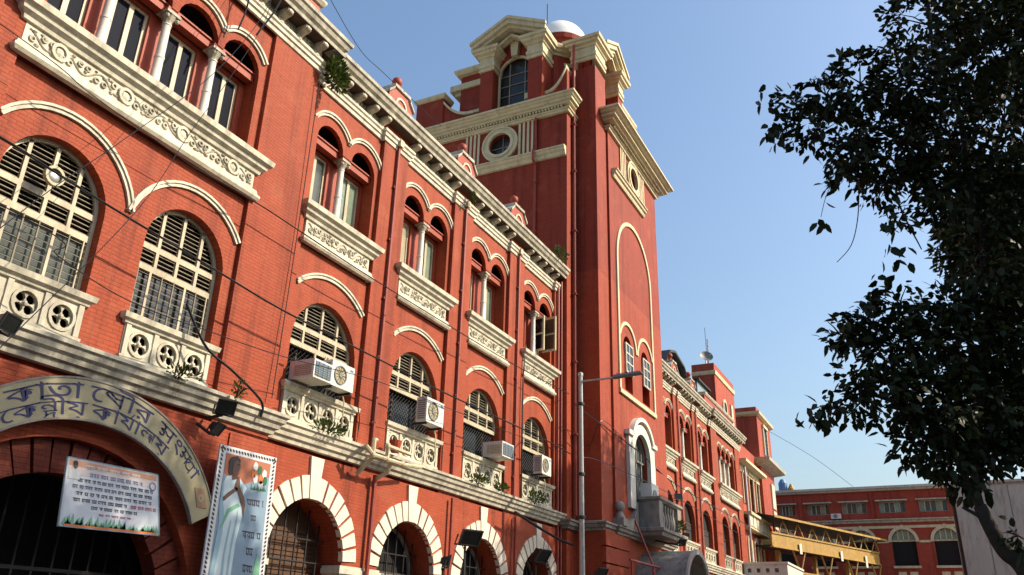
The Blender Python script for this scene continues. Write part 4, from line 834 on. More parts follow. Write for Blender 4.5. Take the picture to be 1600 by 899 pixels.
# ------------------------------------------------------------------ sign over the gate, lettering follows the arch
SGY=12.33; SC_,SZ=9.07,2.63
def sgp(fr,ang,out):                                  # fr 0 inner edge .. 1 outer edge
    a=R(ang); A=2.50+.50*fr; Bz=2.07+.68*fr
    return (SC_+A*math.cos(a),SGY-out,SZ+Bz*math.sin(a))
def ring(b,f0,f1,o0,o1,a0,a1,n=40):
    vs=[];fs=[]
    for i in range(n+1):
        a=a0+(a1-a0)*i/n; vs+=[sgp(f0,a,o0),sgp(f1,a,o0),sgp(f1,a,o1),sgp(f0,a,o1)]
    for i in range(n):
        for k in range(4): fs.append((i*4+k,i*4+(k+1)%4,i*4+4+(k+1)%4,i*4+4+k))
    b.add(vs,fs+[(0,3,2,1),(n*4,n*4+1,n*4+2,n*4+3)])
SG=solid('sign_board',lambda b:ring(b,0,1,-.04,.02,20.5,159.5),SIGN,'khaki arched sign with dark blue Bengali lettering above the gate','sign')
part('sign_edge',lambda b:(ring(b,.975,1.02,-.05,.035,20.4,159.6),ring(b,-.02,.03,-.05,.035,20.4,159.6)),GREYST,SG)
GL={}
STROKES={'প':[[(0,.585),(.72,.585)],[(.56,.585),(.56,0)],[(.56,.08),(.36,.22),(.13,.38)],[(.13,.38),(.07,.46),(.12,.54),(.21,.52),(.26,.45)],[(.26,.45),(.38,.35),(.56,.36)]],
'স':[[(0,.585),(.70,.585)],[(.56,.585),(.56,0)],[(.13,.58),(.22,.50),(.23,.40),(.10,.31)],[(.10,.31),(.30,.33),(.42,.24),(.56,.30)],[(.10,.31),(.25,.24),(.26,.12),(.17,.06),(.10,.11)]],
'থ':[[(.30,.585),(.70,.585)],[(.56,.585),(.56,0)],[(.08,.49),(.15,.56),(.24,.49),(.17,.38)],[(.17,.38),(.06,.28),(.16,.12),(.34,.09),(.56,.17)]]}
def stroke_glyph(ls,t=.034):
    V=[];F=[]
    for l in ls:
        for (a,b),(c,d) in zip(l,l[1:]):
            n=Vector((-(d-b),c-a)).normalized()*t; k=len(V); V+=[(a+n.x,b+n.y),(c+n.x,d+n.y),(c-n.x,d-n.y),(a-n.x,b-n.y)]; F.append((k,k+1,k+2,k+3))
        for a,b in l: k=len(V); V+=[(a+t*math.cos(PI*i/4),b+t*math.sin(PI*i/4)) for i in range(8)]; F.append(tuple(range(k,k+8)))
    return V,F,max(v[0] for v in V)
def glyph(ch):
    if ch in STROKES: return stroke_glyph(STROKES[ch])
    if ch not in GL:
        c=bpy.data.curves.new('letter','FONT'); c.body=ch; c.size=1; c.resolution_u=3
        o=bpy.data.objects.new('letter',c); COL.objects.link(o)
        me=bpy.data.meshes.new_from_object(o.evaluated_get(bpy.context.evaluated_depsgraph_get()))
        GL[ch]=([tuple(v.co)[:2] for v in me.vertices],[tuple(p.vertices) for p in me.polygons],max([v.co.x for v in me.vertices] or [.3]))
        bpy.data.objects.remove(o); bpy.data.curves.remove(c); bpy.data.meshes.remove(me)
    return GL[ch]
def layout(items):
    "items: (char, dx, dy, sx, sy, advance scale) -> flat vertices and faces, total width"
    V=[];F=[];x=0
    for it in items:
        if isinstance(it,str): it=(it,0,0,1,1,1)
        ch,dx,dy,sx,sy,ad=it
        vs,fs,w=glyph(ch); k=len(V)
        V+=[(x+dx+a*sx,dy+c*sy) for a,c in vs]; F+=[tuple(i+k for i in f) for f in fs]
        x+=(w-.015)*sx*ad
    return V,F,x
def sign_word(items,a0,a1,f0,f1):
    V,F,w=layout(items)
    def fn(b):
        b.add([sgp(f0+(y/.62)*(f1-f0),a0+(a1-a0)*x/w,.0265) for x,y in V],F)
    o=part('lettering',fn,INK,SG); return o
sign_word(['ক','ল'],160,132,.50,.86)
sign_word(['ক','া','ত','া'],125.5,98.5,.50,.86)
sign_word([('ে',0,0,1,1,1),'প','ৗ','র'],95.5,69,.50,.86)
sign_word(['স','ং',('স',0,.06,.72,.9,1),('থ',-.12,-.05,.62,.95,.75),'া'],64.5,37.5,.50,.86)
sign_word(['ে','ক',('ন',0,.16,.95,.74,0),('দ',.10,-.17,.70,.60,0),('/',.05,-.18,.8,.32,0),('ন',0,0,.02,.02,45),'ী','য়'],129,96,.10,.42)
sign_word(['ক','া',('/',.34,.58,.6,.36,0),'য','া','ল','য়'],94,56,.10,.42)
def slabquad(b,q,y0,y1):
    b.add([(x,y0,z) for x,z in q]+[(x,y1,z) for x,z in q],[tuple(range(len(q))),tuple(reversed(range(len(q),2*len(q))))]+[(i,(i+1)%len(q),(i+1)%len(q)+len(q),i+len(q)) for i in range(len(q))])
def stick(b): slabquad(b,[(11.33,4.0),(11.56,4.0),(11.70,3.66),(11.46,3.66)],SGY-.032,SGY-.02)
part('emblem',stick,STICK,SG)
part('emblem_mark',lambda b:b.disc(11.51,3.83,.03,.075,12.34*0-SGY+.034,-SGY+.036,14),SIGN,SG)

# flat prints: layers 3 mm apart
def fill(b,poly,y):
    tr=tessellate_polygon([[Vector((x,z,0)) for x,z in poly]]); b.add([(x,y,z) for x,z in poly],[tuple(t) for t in tr])
def inside(q,u,v):                                    # bilinear in a quad TL,TR,BR,BL
    (a,c,d,e)=[Vector(p) for p in q]; return (a*(1-u)+c*u)*(1-v)+(e*(1-u)+d*u)*v
def scribble(b,q,y,n,rows=1,seed=1):
    "illegible small print: head strokes with short stems and bowls under them"
    rn=random.Random(seed)
    u=0
    while u<.97:
        w=min(rn.uniform(.6,1.6)/n*2.2,.98-u)
        def Q(x,z): p=inside(q,u+w*x,z); return (p.x,y,p.y)
        b.quad([Q(0,.10),Q(.92,.10),Q(.92,.27),Q(0,.27)])
        k=max(1,round(w*n))
        for i in range(k):
            x0=(i+.1)/k*.92; x1=(i+.85)/k*.92; m=(x0+x1)/2; t=.16/k
            b.quad([Q(x1-t,.27),Q(x1,.27),Q(x1,.95),Q(x1-t,.95)])
            j=rn.random()
            if j<.5: b.quad([Q(x0,.5),Q(m,.82),Q(x1-t,.70),Q(m,.62)]); b.quad([Q(x0,.5),Q(x0+t,.5),Q(x1-t,.36),Q(x1-t,.27)])
            else: b.quad([Q(x0,.27),Q(x0+t,.27),Q(x0+t*1.4,.75),Q(x0+t*.2,.75)]); b.quad([Q(x0,.72),Q(x1,.72),Q(x1,.86),Q(x0,.86)])
        u+=w+rn.uniform(.25,.5)/n
    return b
BQ=[(8.75,4.098),(10.584,4.119),(10.857,3.079),(8.859,3.014)]; BYb=12.45
BN=solid('banner',lambda b:slabquad(b,BQ,BYb,BYb+.03),PR['white'],'small white printed banner with a tricolour border hung inside the gate arch','banner')
def sub(q,u0,u1,v0,v1): return [tuple(inside(q,u,v)) for u,v in ((u0,v0),(u1,v0),(u1,v1),(u0,v1))]
ql=lambda nm,q,m,y: part(nm,lambda b:fill(b,q,y),m,BN)
ql('print_field',sub(BQ,.02,.98,.03,.97),PR['pale'],BYb-.003)
ql('print_strip',sub(BQ,.025,.975,.035,.12),flat_mat('print pale orange',(.52,.27,.17)),BYb-.006); ql('print_strip',sub(BQ,.025,.975,.13,.24),PR['pink'],BYb-.006); 
def grassy(b,q,y,n,seed):
    rn=random.Random(seed)
    for i in range(n):
        u=(i+rn.random())/n; h=rn.uniform(.2,.7)
        p=[inside(q,u-.02,1),inside(q,u+.035,1),inside(q,u+.02+rn.uniform(-.02,.02),1-h)]; b.add([(a.x,y,a.y) for a in p],[(0,1,2)])
part('print_leaves',lambda b:grassy(b,sub(BQ,.03,.97,.72,.97),BYb-.006,40,3),PR['green'],BN)
ql('print_strip',sub(BQ,.04,.96,.955,.985),PR['orange'],BYb-.008)
part('print_border',lambda b:[fill(b,sub(BQ,*q),BYb-.009) for q in ((0,1,0,.014),(0,1,.986,1),(0,.007,0,1),(.993,1,0,1))],PR['grey'],BN)
for i,(q,c,n) in enumerate((((.19,.80,.06,.145),'white',12),((.24,.82,.17,.25),'blue',13),((.12,.95,.27,.345),'ink',20),((.08,.95,.365,.44),'ink',20),((.12,.93,.46,.535),'ink',19),((.10,.66,.555,.63),'ink',14),((.68,.97,.555,.63),'crimson',7),((.28,.78,.65,.72),'ink',12),((.36,.72,.75,.80),'crimson',9))):
    part('print_text',lambda b:scribble(b,sub(BQ,q[0],q[1],q[2]+.012,q[3]-.004),BYb-.010,int(n*1.45),1,i+5),PR[c],BN)
def bust(b): fill(b,sub(BQ,.035,.12,.16,.30),BYb-.011)
part('print_portrait',lambda b:(fill(b,[tuple(inside(BQ,u,v)) for u,v in ((.03,.31),(.035,.20),(.06,.165),(.10,.165),(.135,.22),(.14,.31))],BYb-.011)),PR['white'],BN)
part('print_portrait',lambda b:b.add([(p.x,BYb-.013,p.y) for p in [inside(BQ,.088+.022*math.cos(a*PI/5),.105+.055*math.sin(a*PI/5)) for a in range(10)]],[tuple(range(10))]),PR['skin'],BN)
part('print_portrait',lambda b:b.add([(p.x,BYb-.014,p.y) for p in [inside(BQ,.083+.024*math.cos(a*PI/5),.075+.035*math.sin(a*PI/5)) for a in range(10)]],[tuple(range(10))]),PR['hair'],BN)
part('print_seal',lambda b:b.add([(p.x,BYb-.011,p.y) for p in [inside(BQ,.925+(r)*math.cos(a*PI/6),.22+r*1.8*math.sin(a*PI/6)) for r in (.04,.03) for a in range(12)]],[(a,(a+1)%12,(a+1)%12+12,a+12) for a in range(12)]),PR['blue'],BN)

PY_=12.28
PQ=[(11.766,4.897),(13.364,4.927),(13.50,1.30),(11.82,1.25)]
PO=solid('poster',lambda b:slabquad(b,PQ,PY_,PY_+.035),PR['white'],'tall poster of a person in a white sari with folded hands beside the gate','poster')
def pf(nm,poly,c,l): return part(nm,lambda b:fill(b,poly,PY_-.003*l),PR[c],PO)
pf('print_field',[(11.94,4.764),(13.206,4.767),(13.36,1.4),(11.98,1.4)],'grey',1)
pf('print_field',[(11.94,4.764),(13.206,4.767),(13.213,4.50),(12.53,4.25),(11.955,4.36)],'red',2)
def chainb(b):
    n=46
    for i in range(n):
        for (p,q,k,nn) in ((Vector(PQ[0]),Vector(PQ[1]),i,20),(Vector(PQ[0]),Vector(PQ[3]),i,n),(Vector(PQ[1]),Vector(PQ[2]),i,n)):
            if i>=nn: continue
            d=(q-p)/nn; c=p+d*(i+.5)
            nrm=Vector((-d.y,d.x)).normalized(); 
            if nrm.dot(Vector((12.6,3.1))-c)<0: nrm=-nrm
            c=c+nrm*.075; t=d.normalized()
            pts=[c+t*x*.032+nrm*z*.034 for x,z in ((-1,-1),(.2,-.9),(1,0),(.6,1),(-.1,.5),(-.7,.2))]
            b.add([(a.x,PY_-.004,a.y) for a in pts],[tuple(range(6))])
part('print_border',chainb,PR['hair'],PO)
SARI=[(12.036,4.328),(12.175,4.361),(12.242,4.287),(12.392,4.343),(12.622,4.181),(12.543,4.002),(12.658,3.807),(12.597,3.589),(12.531,3.113),(12.535,2.94),(12.53,2.544),(12.56,1.5),(11.99,1.5),(12.0,2.507),(11.999,2.947),(12.024,3.46),(11.96,3.794),(11.965,4.179)]
pf('print_sari',SARI,'sari',3)
pf('print_sari_fold',[(11.966,4.109),(11.99,4.214),(12.035,3.868),(12.137,3.59),(12.152,3.246),(12.128,2.903),(12.096,2.514),(12.06,1.6),(12.0,1.6),(12.012,2.508),(11.999,2.947),(12.024,3.46),(11.965,3.794)],'shade',4)
pf('print_sari_fold',[(12.30,3.55),(12.34,3.50),(12.30,2.9),(12.36,2.2),(12.29,2.2),(12.25,2.9)],'shade',4); pf('print_sari_fold',[(12.46,3.75),(12.50,3.6),(12.45,3.0),(12.46,2.3),(12.41,2.5),(12.40,3.1)],'shade',4)
pf('print_sari_fold',[(12.36,4.30),(12.46,4.22),(12.56,4.05),(12.50,4.0),(12.44,4.12)],'shade',4)
pf('print_sari_border',[(12.17,3.717),(12.431,3.865),(12.506,3.816),(12.244,3.662),(12.135,3.416),(12.055,3.32),(12.102,3.47)],'green',5)
pf('print_neck',[(12.166,4.441),(12.332,4.424),(12.321,4.316),(12.185,4.278)],'skin',5)
pf('print_hair',[(12.041,4.631),(12.099,4.712),(12.24,4.751),(12.336,4.686),(12.335,4.609),(12.257,4.60),(12.2,4.48),(12.185,4.414),(12.135,4.354),(12.068,4.393)],'hair',6)
pf('print_face',[(12.172,4.60),(12.254,4.68),(12.325,4.63),(12.363,4.537),(12.338,4.456),(12.319,4.385),(12.228,4.351),(12.161,4.425)],'skin',7)
pf('print_brow',[(12.25,4.60),(12.335,4.605),(12.34,4.585),(12.26,4.578)],'hair',8); pf('print_mouth',[(12.28,4.44),(12.335,4.452),(12.325,4.432)],'crimson',8)
pf('print_arm',[(12.022,3.925),(12.106,4.011),(12.324,4.165),(12.395,4.131),(12.162,3.945),(12.058,3.857)],'skin',6)
pf('print_hands',[(12.274,4.142),(12.324,4.362),(12.381,4.356),(12.43,4.166),(12.572,4.006),(12.639,3.835),(12.63,3.594),(12.56,3.80),(12.387,4.069)],'skin',6)
for q,c in (((12.779,4.642),'white'),((12.746,4.495),'orange'),((12.917,4.588),'dkgreen'),((13.057,4.533),'white'),((12.977,4.409),'orange'),((13.094,4.397),'dkgreen'),((12.82,4.399),'white'),((12.986,4.301),'white')):
    part('print_flower',lambda b:b.add([(q[0]+.062*math.cos(a*PI/5)*(1+.15*(a%2)),PY_-.012,q[1]+.085*math.sin(a*PI/5)*(1+.15*(a%2))) for a in range(10)],[tuple(range(10))]),PR[c],PO)
part('print_grass',lambda b:grassy(b,[(12.72,4.42),(13.15,4.46),(13.142,4.20),(12.732,4.18)],PY_-.013,16,8),PR['dkgreen'],PO)
for i,q in enumerate((((12.663,3.999),(13.15,4.024),(13.175,3.863),(12.703,3.864)),((12.835,3.705),(13.033,3.715),(13.041,3.58),(12.857,3.572)),((12.664,3.395),(13.214,3.397),(13.226,3.243),(12.701,3.232)),((12.837,3.09),(13.055,3.09),(13.059,2.923),(12.856,2.92)),((12.81,2.776),(13.115,2.762),(13.128,2.60),(12.83,2.60)))):
    part('print_text',lambda b:scribble(b,q,PY_-.006,(4,2,5,2,3)[i],1,20+i),PR['ink'],PO)
pf('print_leaf',[(13.16,3.0),(13.28,2.7),(13.30,2.2),(13.10,2.0),(13.10,2.6)],'green',4)

# ------------------------------------------------------------------ air conditioners on the first floor balustrades
def split_ac(x,z,y,w,h,label,d=.34):
    r=empty('air_conditioner',(x,y,z),label,'air conditioner','air conditioners on the balustrades')
    part('case',lambda b:b.box(-w/2,w/2,-d,0,0,h),ACW,r,(x,y,z),0,'acc%.2f%.2f'%(w,h))
    part('fan_ring',lambda b:(b.disc(-w*.12,h*.5,h*.33,h*.38,d,d+.025,20),b.disc(-w*.12,h*.5,.0,h*.10,d+.005,d+.02,10)),ACG,r,(x,y,z),0,'acr%.2f%.2f'%(w,h))
    part('fan',lambda b:b.disc(-w*.12,h*.5,.001,h*.335,d-.02,d+.004,20),FANB,r,(x,y,z),0,'acf%.2f%.2f'%(w,h))
    part('fan_guard',lambda b:[b.tube([(-w*.12-h*.34*math.cos(a),-d-.014,h*.5-h*.34*math.sin(a)),(-w*.12+h*.34*math.cos(a),-d-.014,h*.5+h*.34*math.sin(a))],.006,4) for a in [k*PI/6 for k in range(6)]],IRON,r,(x,y,z),0,'acg%.2f%.2f'%(w,h),kind='stuff')
    part('side_louvre',lambda b:[b.box(-w/2-.012,-w/2+.01,-d+.05,-.05,h*.12+k*h*.09,h*.12+k*h*.09+.03) for k in range(9)],ACG,r,(x,y,z),0,'acl%.2f%.2f'%(w,h),kind='stuff')
    part('name_plate',lambda b:b.box(w*.30,w*.44,-d-.006,-d,h*.80,h*.88),PR['blue'],r,(x,y,z),0,'acn%.2f%.2f'%(w,h))
    for q in (-1,1): part('stand',lambda b:b.box(-.02,.02,-d,.1,-.06,0),IRON,r,(x+q*(w/2-.07),y,z),0,'acs%.2f'%d)
    part('hose',lambda b:b.tube([(w*.4,-.05,.1),(w*.52,-.1,-.2),(w*.5,-.12,-.8)],.02,5),PIPEC,r,(x,y,z),0,'ach%.2f%.2f'%(w,h))
    return r
def window_ac(x,z,y,w,h,label,d=.62):
    r=empty('air_conditioner',(x,y,z),label,'air conditioner','air conditioners on the balustrades')
    L=(x,y,z)
    part('case',lambda b:b.box(-w/2,w/2,-d,.1,0,h),ACW,r,L)
    part('rear_grille',lambda b:b.box(-w/2+.05,w/2-.05,-d-.012,-d,.05,h-.05),ACB,r,L)
    part('grille_fin',lambda b:([b.box(-w/2+.05,w/2-.05,-d-.022,-d-.012,.07+k*.05,.085+k*.05) for k in range(int((h-.1)/.05))],[b.box(u-.012,u+.012,-d-.026,-d-.01,.05,h-.05) for u in (-w/4,0,w/4)]),ACG,r,L,kind='stuff')
    part('side_louvre',lambda b:[b.box(-w/2-.01,-w/2+.01,-d+.06,-.06,.07+k*.045,.09+k*.045) for k in range(int((h-.14)/.045))],FANB,r,L,kind='stuff')
    return r
window_ac(14.45,6.92,12.86,.66,.44,'box window air conditioner with blue grey rear grille on the first balustrade')
split_ac(15.36,6.97,12.72,.86,.62,'white fan air conditioner beside the blue grilled box unit')
solid('vent_stack',lambda b:(b.tube([(14.75,12.8,7.36),(14.75,12.8,7.72)],.03,6),b.tube([(15.1,12.8,7.5),(15.15,12.8,7.75),(15.25,12.8,7.75),(15.28,12.8,7.4)],.025,6)),PIPEC,'pale bent pipe standing above the two air conditioners on the first balustrade','pipe')
split_ac(19.58,7.05,12.70,.92,.70,'largest white fan air conditioner alone on the second balustrade')
window_ac(23.95,6.93,12.86,.82,.48,'boxy grey louvred air conditioner on the third balustrade')
split_ac(27.30,6.96,12.72,.80,.66,'white fan air conditioner nearest the tower on the fourth balustrade')
solid('spare_grille',lambda b:b.box(36.1,36.7,10.5,10.9,7.18,7.75),ACW,'white metal box resting on the tower balcony rail','box') if False else None
bxa=empty('balcony_ac_unit',(34.9,10.75,7.0),'white air conditioner standing on the stone balcony of the tower','air conditioner')
part('case',lambda b:b.box(34.35,35.3,10.7,11.2,6.6,7.75),ACW,bxa); part('fan_grille',lambda b:b.disc(34.75,7.2,.05,.3,-10.70,-10.67,14),ACG,bxa)

# ------------------------------------------------------------------ lamps and floodlights
LX,LY=25.95,10.5
L_=empty('street_lamp',(LX,LY,0),'tall pale steel street lamp with one arm in front of the tower','street lamp')
part('pole',lambda b:(b.tube([(LX+.06,LY,0),(LX+.03,LY,5),(LX,LY,10.12)],.105,10,.072),b.lathe([(.09,10.05),(.09,10.16),(.03,10.2)],LX,LY,10),b.box(LX-.16,LX+.16,LY-.16,LY+.16,0,.1)),GALV,L_,smooth=False)
for zz_ in (9.0,6.6,5.2): part('clamp',lambda b:b.lathe([(.11,zz_),(.12,zz_+.02),(.12,zz_+.09),(.11,zz_+.11)],LX+.02,LY,10),IRON,L_)
part('arm',lambda b:b.tube([(LX,LY,9.86),(LX,9.5,9.86),(LX,9.15,9.88)],.035,7),GALV,L_)
def head(b): b.add([(LX-.13,9.3,9.84),(LX+.13,9.3,9.84),(LX+.15,8.25,9.90),(LX-.15,8.25,9.90),(LX-.10,9.25,9.94),(LX+.10,9.25,9.94),(LX+.11,8.3,9.97),(LX-.11,8.3,9.97)],[(0,3,2,1),(4,5,6,7),(0,1,5,4),(1,2,6,5),(2,3,7,6),(3,0,4,7)])
part('lamp_head',head,ACG,L_); part('heat_fin',lambda b:[b.box(LX-.1,LX+.1,8.4+k*.09,8.42+k*.09,9.93,9.99) for k in range(9)],IRON,L_)
def flood(x,y,z,s,rz,tilt,label,pole=None):
    r=empty('floodlight',(x,y,z),label,'floodlight','black floodlights along the facade')
    M_=Matrix.Translation((x,y,z))@Matrix.Rotation(rz,4,'Z')@Matrix.Rotation(tilt,4,'X')
    def hs(b):
        f=[(-.5,-.22,-.34),(.5,-.22,-.34),(.5,-.22,.34),(-.5,-.22,.34)]; k=[(-.28,.26,-.18),(.28,.26,-.18),(.28,.26,.18),(-.28,.26,.18)]
        b.add([M_@(Vector(p)*s) for p in f+k],[(0,1,2,3),(7,6,5,4),(0,4,5,1),(1,5,6,2),(2,6,7,3),(3,7,4,0)])
    part('housing',hs,BLACK,r)
    def rim(b):
        for (x0,x1,z0,z1) in ((-.54,.54,.33,.40),(-.54,.54,-.40,-.33),(-.54,-.47,-.33,.33),(.47,.54,-.33,.33)):
            c=[(x0,-.27,z0),(x1,-.27,z0),(x1,-.27,z1),(x0,-.27,z1),(x0,-.18,z0),(x1,-.18,z0),(x1,-.18,z1),(x0,-.18,z1)]
            b.add([M_@(Vector(p)*s) for p in c],[(0,1,2,3),(7,6,5,4),(0,4,5,1),(1,5,6,2),(2,6,7,3),(3,7,4,0)])
    part('rim',rim,IRON,r); part('lens',lambda b:b.add([M_@(Vector(p)*s) for p in ((-.47,-.232,-.32),(.47,-.232,-.32),(.47,-.232,.32),(-.47,-.232,.32))],[(0,1,2,3)]),GLD,r)
    part('bracket',lambda b:(b.tube([M_@(Vector((-.56,.02,0))*s),M_@(Vector((-.56,.02,-.5))*s),M_@(Vector((.56,.02,-.5))*s),M_@(Vector((.56,.02,0))*s)],.03*s+.008,5),b.tube([M_@(Vector((0,.02,-.5))*s),(x,pole[0] if pole else y+.4,z-(.5*s if not pole else pole[1]))],.035,5)),IRON,r)
    return r
flood(11.55,12.10,5.58,.35,R(-25),R(25),'upper black floodlight of the pair on the cornice above the poster',(12.55,.2))
flood(11.35,12.05,5.12,.32,R(20),R(35),'lower black floodlight of the pair beside the arched sign',(12.55,-.1))
flood(20.75,11.75,4.15,.60,R(-30),R(35),'big black hooded floodlight on a pole before the third ground arch',(11.8,3.9))
flood(19.3,11.6,3.35,.40,R(40),R(10),'small floodlight on a grey pole between the second and third ground arches',(11.65,3.2))
flood(25.6,11.8,4.1,.60,R(-10),R(35),'black floodlight over the fourth ground arch near the tower',(11.85,3.9))
flood(26.6,10.1,3.62,.40,R(-20),R(30),'black floodlight at the foot of the steel street lamp',(10.5,.1))
flood(36.9,10.3,7.5,.34,R(-60),R(-25),'floodlight tilted up on the stone balcony rail',(10.45,.3))
flood(36.0,10.0,5.5,.34,R(-30),R(20),'floodlight hanging under the stone balcony',(11.2,-.1))
flood(42.5,11.6,6.5,.40,R(-20),R(15),'floodlight on the string course right of the vaulted canopy',(12.8,.3))
flood(6.95,12.0,5.72,.34,R(20),R(20),'black floodlight at the left end of the cornice under the balustrade',(12.5,.2))

# ------------------------------------------------------------------ cables
def cable(pts,r,label,sag=0):
    def fn(b):
        P=[]; V=[Vector(p) for p in pts]
        for i in range(len(V)-1):
            p0=V[max(i-1,0)];p1=V[i];p2=V[i+1];p3=V[min(i+2,len(V)-1)]
            for k in range(8):
                t=k/8; P.append(.5*((2*p1)+(p2-p0)*t+(2*p0-5*p1+4*p2-p3)*t*t+(3*p1-p0-3*p2+p3)*t**3))
        P.append(V[-1]); b.tube(P,r,5)
    return solid('overhead_cable',fn,BLACK,label,'cable','cables strung in front of the facade')
cable([(-8,12,9.3),(5.487,12,8.472),(6.089,12,8.443),(7.846,12,8.277),(10.639,12,8.08),(12.794,12,7.945),(16.633,12,7.92),(19.624,12,7.9),(26.0,12,8.0),(29.3,12.3,8.1)],.022,'thickest black cable sagging across the arched windows of the first floor')
cable([(9.773,12.2,10.022),(11.562,12.2,10.10),(13.117,12.2,10.08),(16.411,12.2,10.04),(24,12.3,10.2),(29.4,12.4,10.5)],.016,'black cable running just under the frieze balconies')
cable([(-6,12,10.6),(5.2,12,10.25),(7.4,12.1,10.1),(9.773,12.2,10.022)],.009,'thin cable across the near pavilion below its long frieze')
cable([(25.95,10.5,9.05),(28.4,11.5,9.55),(34.07,11.2,9.108),(41.37,11.5,8.776),(60,11.8,9.0)],.022,'black cable running from the lamp pole past the white arched window')
cable([(-5,11.8,7.7),(6.268,11.8,7.322),(7.327,11.8,6.937),(8.728,11.8,6.699),(10.619,11.8,6.751),(12.767,11.8,6.893),(16.246,11.8,7.281),(22,12,7.6),(29,12.3,8)],.010,'thin cable dipping low in front of the pierced balustrades')
cable([(25.98,10.5,6.7),(27.882,11.0,7.6),(34.679,11.1,7.9),(42.94,11.3,8.0),(58,12,8.2)],.016,'cable from the middle of the lamp pole towards the right wing')
cable([(10.479,12.45,7.383),(11.009,12.3,6.645),(11.768,12.25,6.348),(12.682,12.3,5.989),(12.803,12.35,5.68)],.028,'loose black cable hanging from the barred window to the cornice')
cable([(10.6,11.9,16.3),(10.179,11.3,13.9),(9.4,11.0,11.8),(8.5,10.8,9.7),(7.4,10.3,7.4),(5,9,4)],.007,'slanting pair of cables falling from the eave across the near pavilion, upper one')
cable([(10.8,11.9,16.3),(10.2,11.4,14.0),(8.9,11,11.3),(7.2,10.7,8.7),(5.9,10.2,6.9),(4,9.5,4)],.007,'slanting cable falling across the round ventilator of the leftmost window')
cable([(13.0,12.6,17.5),(15.2,13,17.2),(16.65,13.1,17.3),(20,13.1,17.45)],.010,'thin wire against the sky from the red parapet block to the first finial')
cable([(77,14,20.3),(82,10,18.0),(88,7,15.8)],.02,'thin wire falling from the far stair tower to the office roof')
cable([(10.35,12.3,16.2),(10.5,12.35,14.8),(10.45,12.45,14.0)],.02,'short tangle of black cable at the last arch of the near arcade')
cable([(13.3,12.5,14.5),(13.32,12.55,10),(13.2,12.5,6.2)],.012,'thin black cable running down the right edge of the near pavilion')
cable([(16.1,12.55,7.1),(16.75,12.83,6.6),(16.8,12.83,5.9),(16.9,12.3,5.7)],.014,'thin hose looping from the first fan unit to the ledge')
cable([(20.3,12.5,7.2),(20.85,12.83,6.9),(20.9,12.85,6.0)],.014,'thin hose dropping from the largest fan unit')
cable([(26.3,12.83,11.6),(26.1,12.8,10.2),(26.1,12.8,8.1),(26.2,12.83,6.0)],.03,'dark conduit bent down the pilaster before the fourth bay')
cable([(24.6,12.25,5.30),(26.5,12.3,5.05),(28.2,12.3,4.85),(29.3,12.2,4.75)],.05,'rusty pipe sloping under the stained string course towards the tower')
cable([(10.9,11.8,16.2),(10.75,11.6,14.8),(10.5,11.9,13.7)],.022,'thick black cable bundle hanging from the near eave')
cable([(29.2,12.7,9.2),(30.0,12.35,9.0),(30.3,11.9,8.6),(30.5,11.42,9.6),(33.0,11.3,9.2)],.014,'thin cable strung round the tower corner at lamp height')
vt=empty('ventilator',(7.3,12.7,8.6),'small round ventilator fan set in the louvres of the leftmost arched window','ventilator')
part('ring',lambda b:b.disc(7.42,8.62,.13,.18,-12.66,-12.58,20),FANB,vt); part('cowl',lambda b:b.ball(7.42,12.66,8.62,.14,.07,.14,12,6),GALV,vt,smooth=True)
pf_=empty('pipe_frame',(31.5,10.4,0),'dark red welded pipe frame at the foot of the tower beside the canopy','frame')
for x in (30.6,33.2): part('upright',lambda b:b.tube([(x,10.4,0),(x,10.4,4.35)],.05,6),PIPE,pf_)
part('crossbar',lambda b:b.tube([(30.4,10.4,4.3),(34.2,10.4,4.3)],.05,6),PIPE,pf_); part('crossbar',lambda b:b.tube([(30.6,10.4,3.5),(33.2,10.4,3.5)],.04,6),PIPE,pf_); part('brace',lambda b:b.tube([(33.2,10.4,4.3),(33.4,11.2,6.2)],.045,6),PIPE,pf_)
# ledge plumbing
pc=empty('waste_pipes',(17.3,12.4,5.8),'cream waste pipes and elbows clustered on the string course between the first two bays','pipes')
for nm,pts in (('pipe',[(16.35,12.25,5.80),(16.6,12.2,5.62),(17.9,12.2,5.62)]),('pipe',[(16.6,12.2,5.62),(16.6,12.2,6.0),(16.9,12.35,6.05)]),('pipe',[(17.2,12.2,5.62),(17.2,12.2,5.95),(18.3,12.25,5.95)]),('pipe',[(17.9,12.2,5.62),(18.6,12.3,5.7),(19.0,12.35,5.75)]),('pipe',[(17.55,12.3,5.6),(17.55,12.4,5.35),(17.5,12.72,5.2)]),('pipe',[(16.75,12.3,5.6),(16.72,12.5,5.4),(16.72,12.72,5.2)])):
    part(nm,lambda b:b.tube(pts,.055,7),PIPEC,pc,smooth=True)
for x,z in ((16.6,5.62),(17.2,5.62),(17.9,5.62),(17.2,5.95)): part('joint',lambda b:b.ball(x,12.2,z,.085,n=8,m=5),PIPEC,pc)
part('drainpipe',lambda b:b.tube([(17.49,12.72,5.3),(17.49,12.72,.2)],.06,7),PIPE,B)
part('drainpipe',lambda b:b.tube([(21.4,12.72,5.3),(21.4,12.72,.2)],.05,7),PIPE,B); part('drainpipe',lambda b:b.tube([(25.6,12.72,5.3),(25.6,12.72,.2)],.05,7),PIPE,B)
solid('flower_pot',lambda b:(b.lathe([(.10,5.95),(.15,6.15),(.16,6.2)],17.95,12.5,12),b.lathe([(.16,6.2),(.17,6.26),(.12,6.27)],17.95,12.5,12)),REDS,'small terracotta coloured pot on the ledge left of the second balustrade','pot')

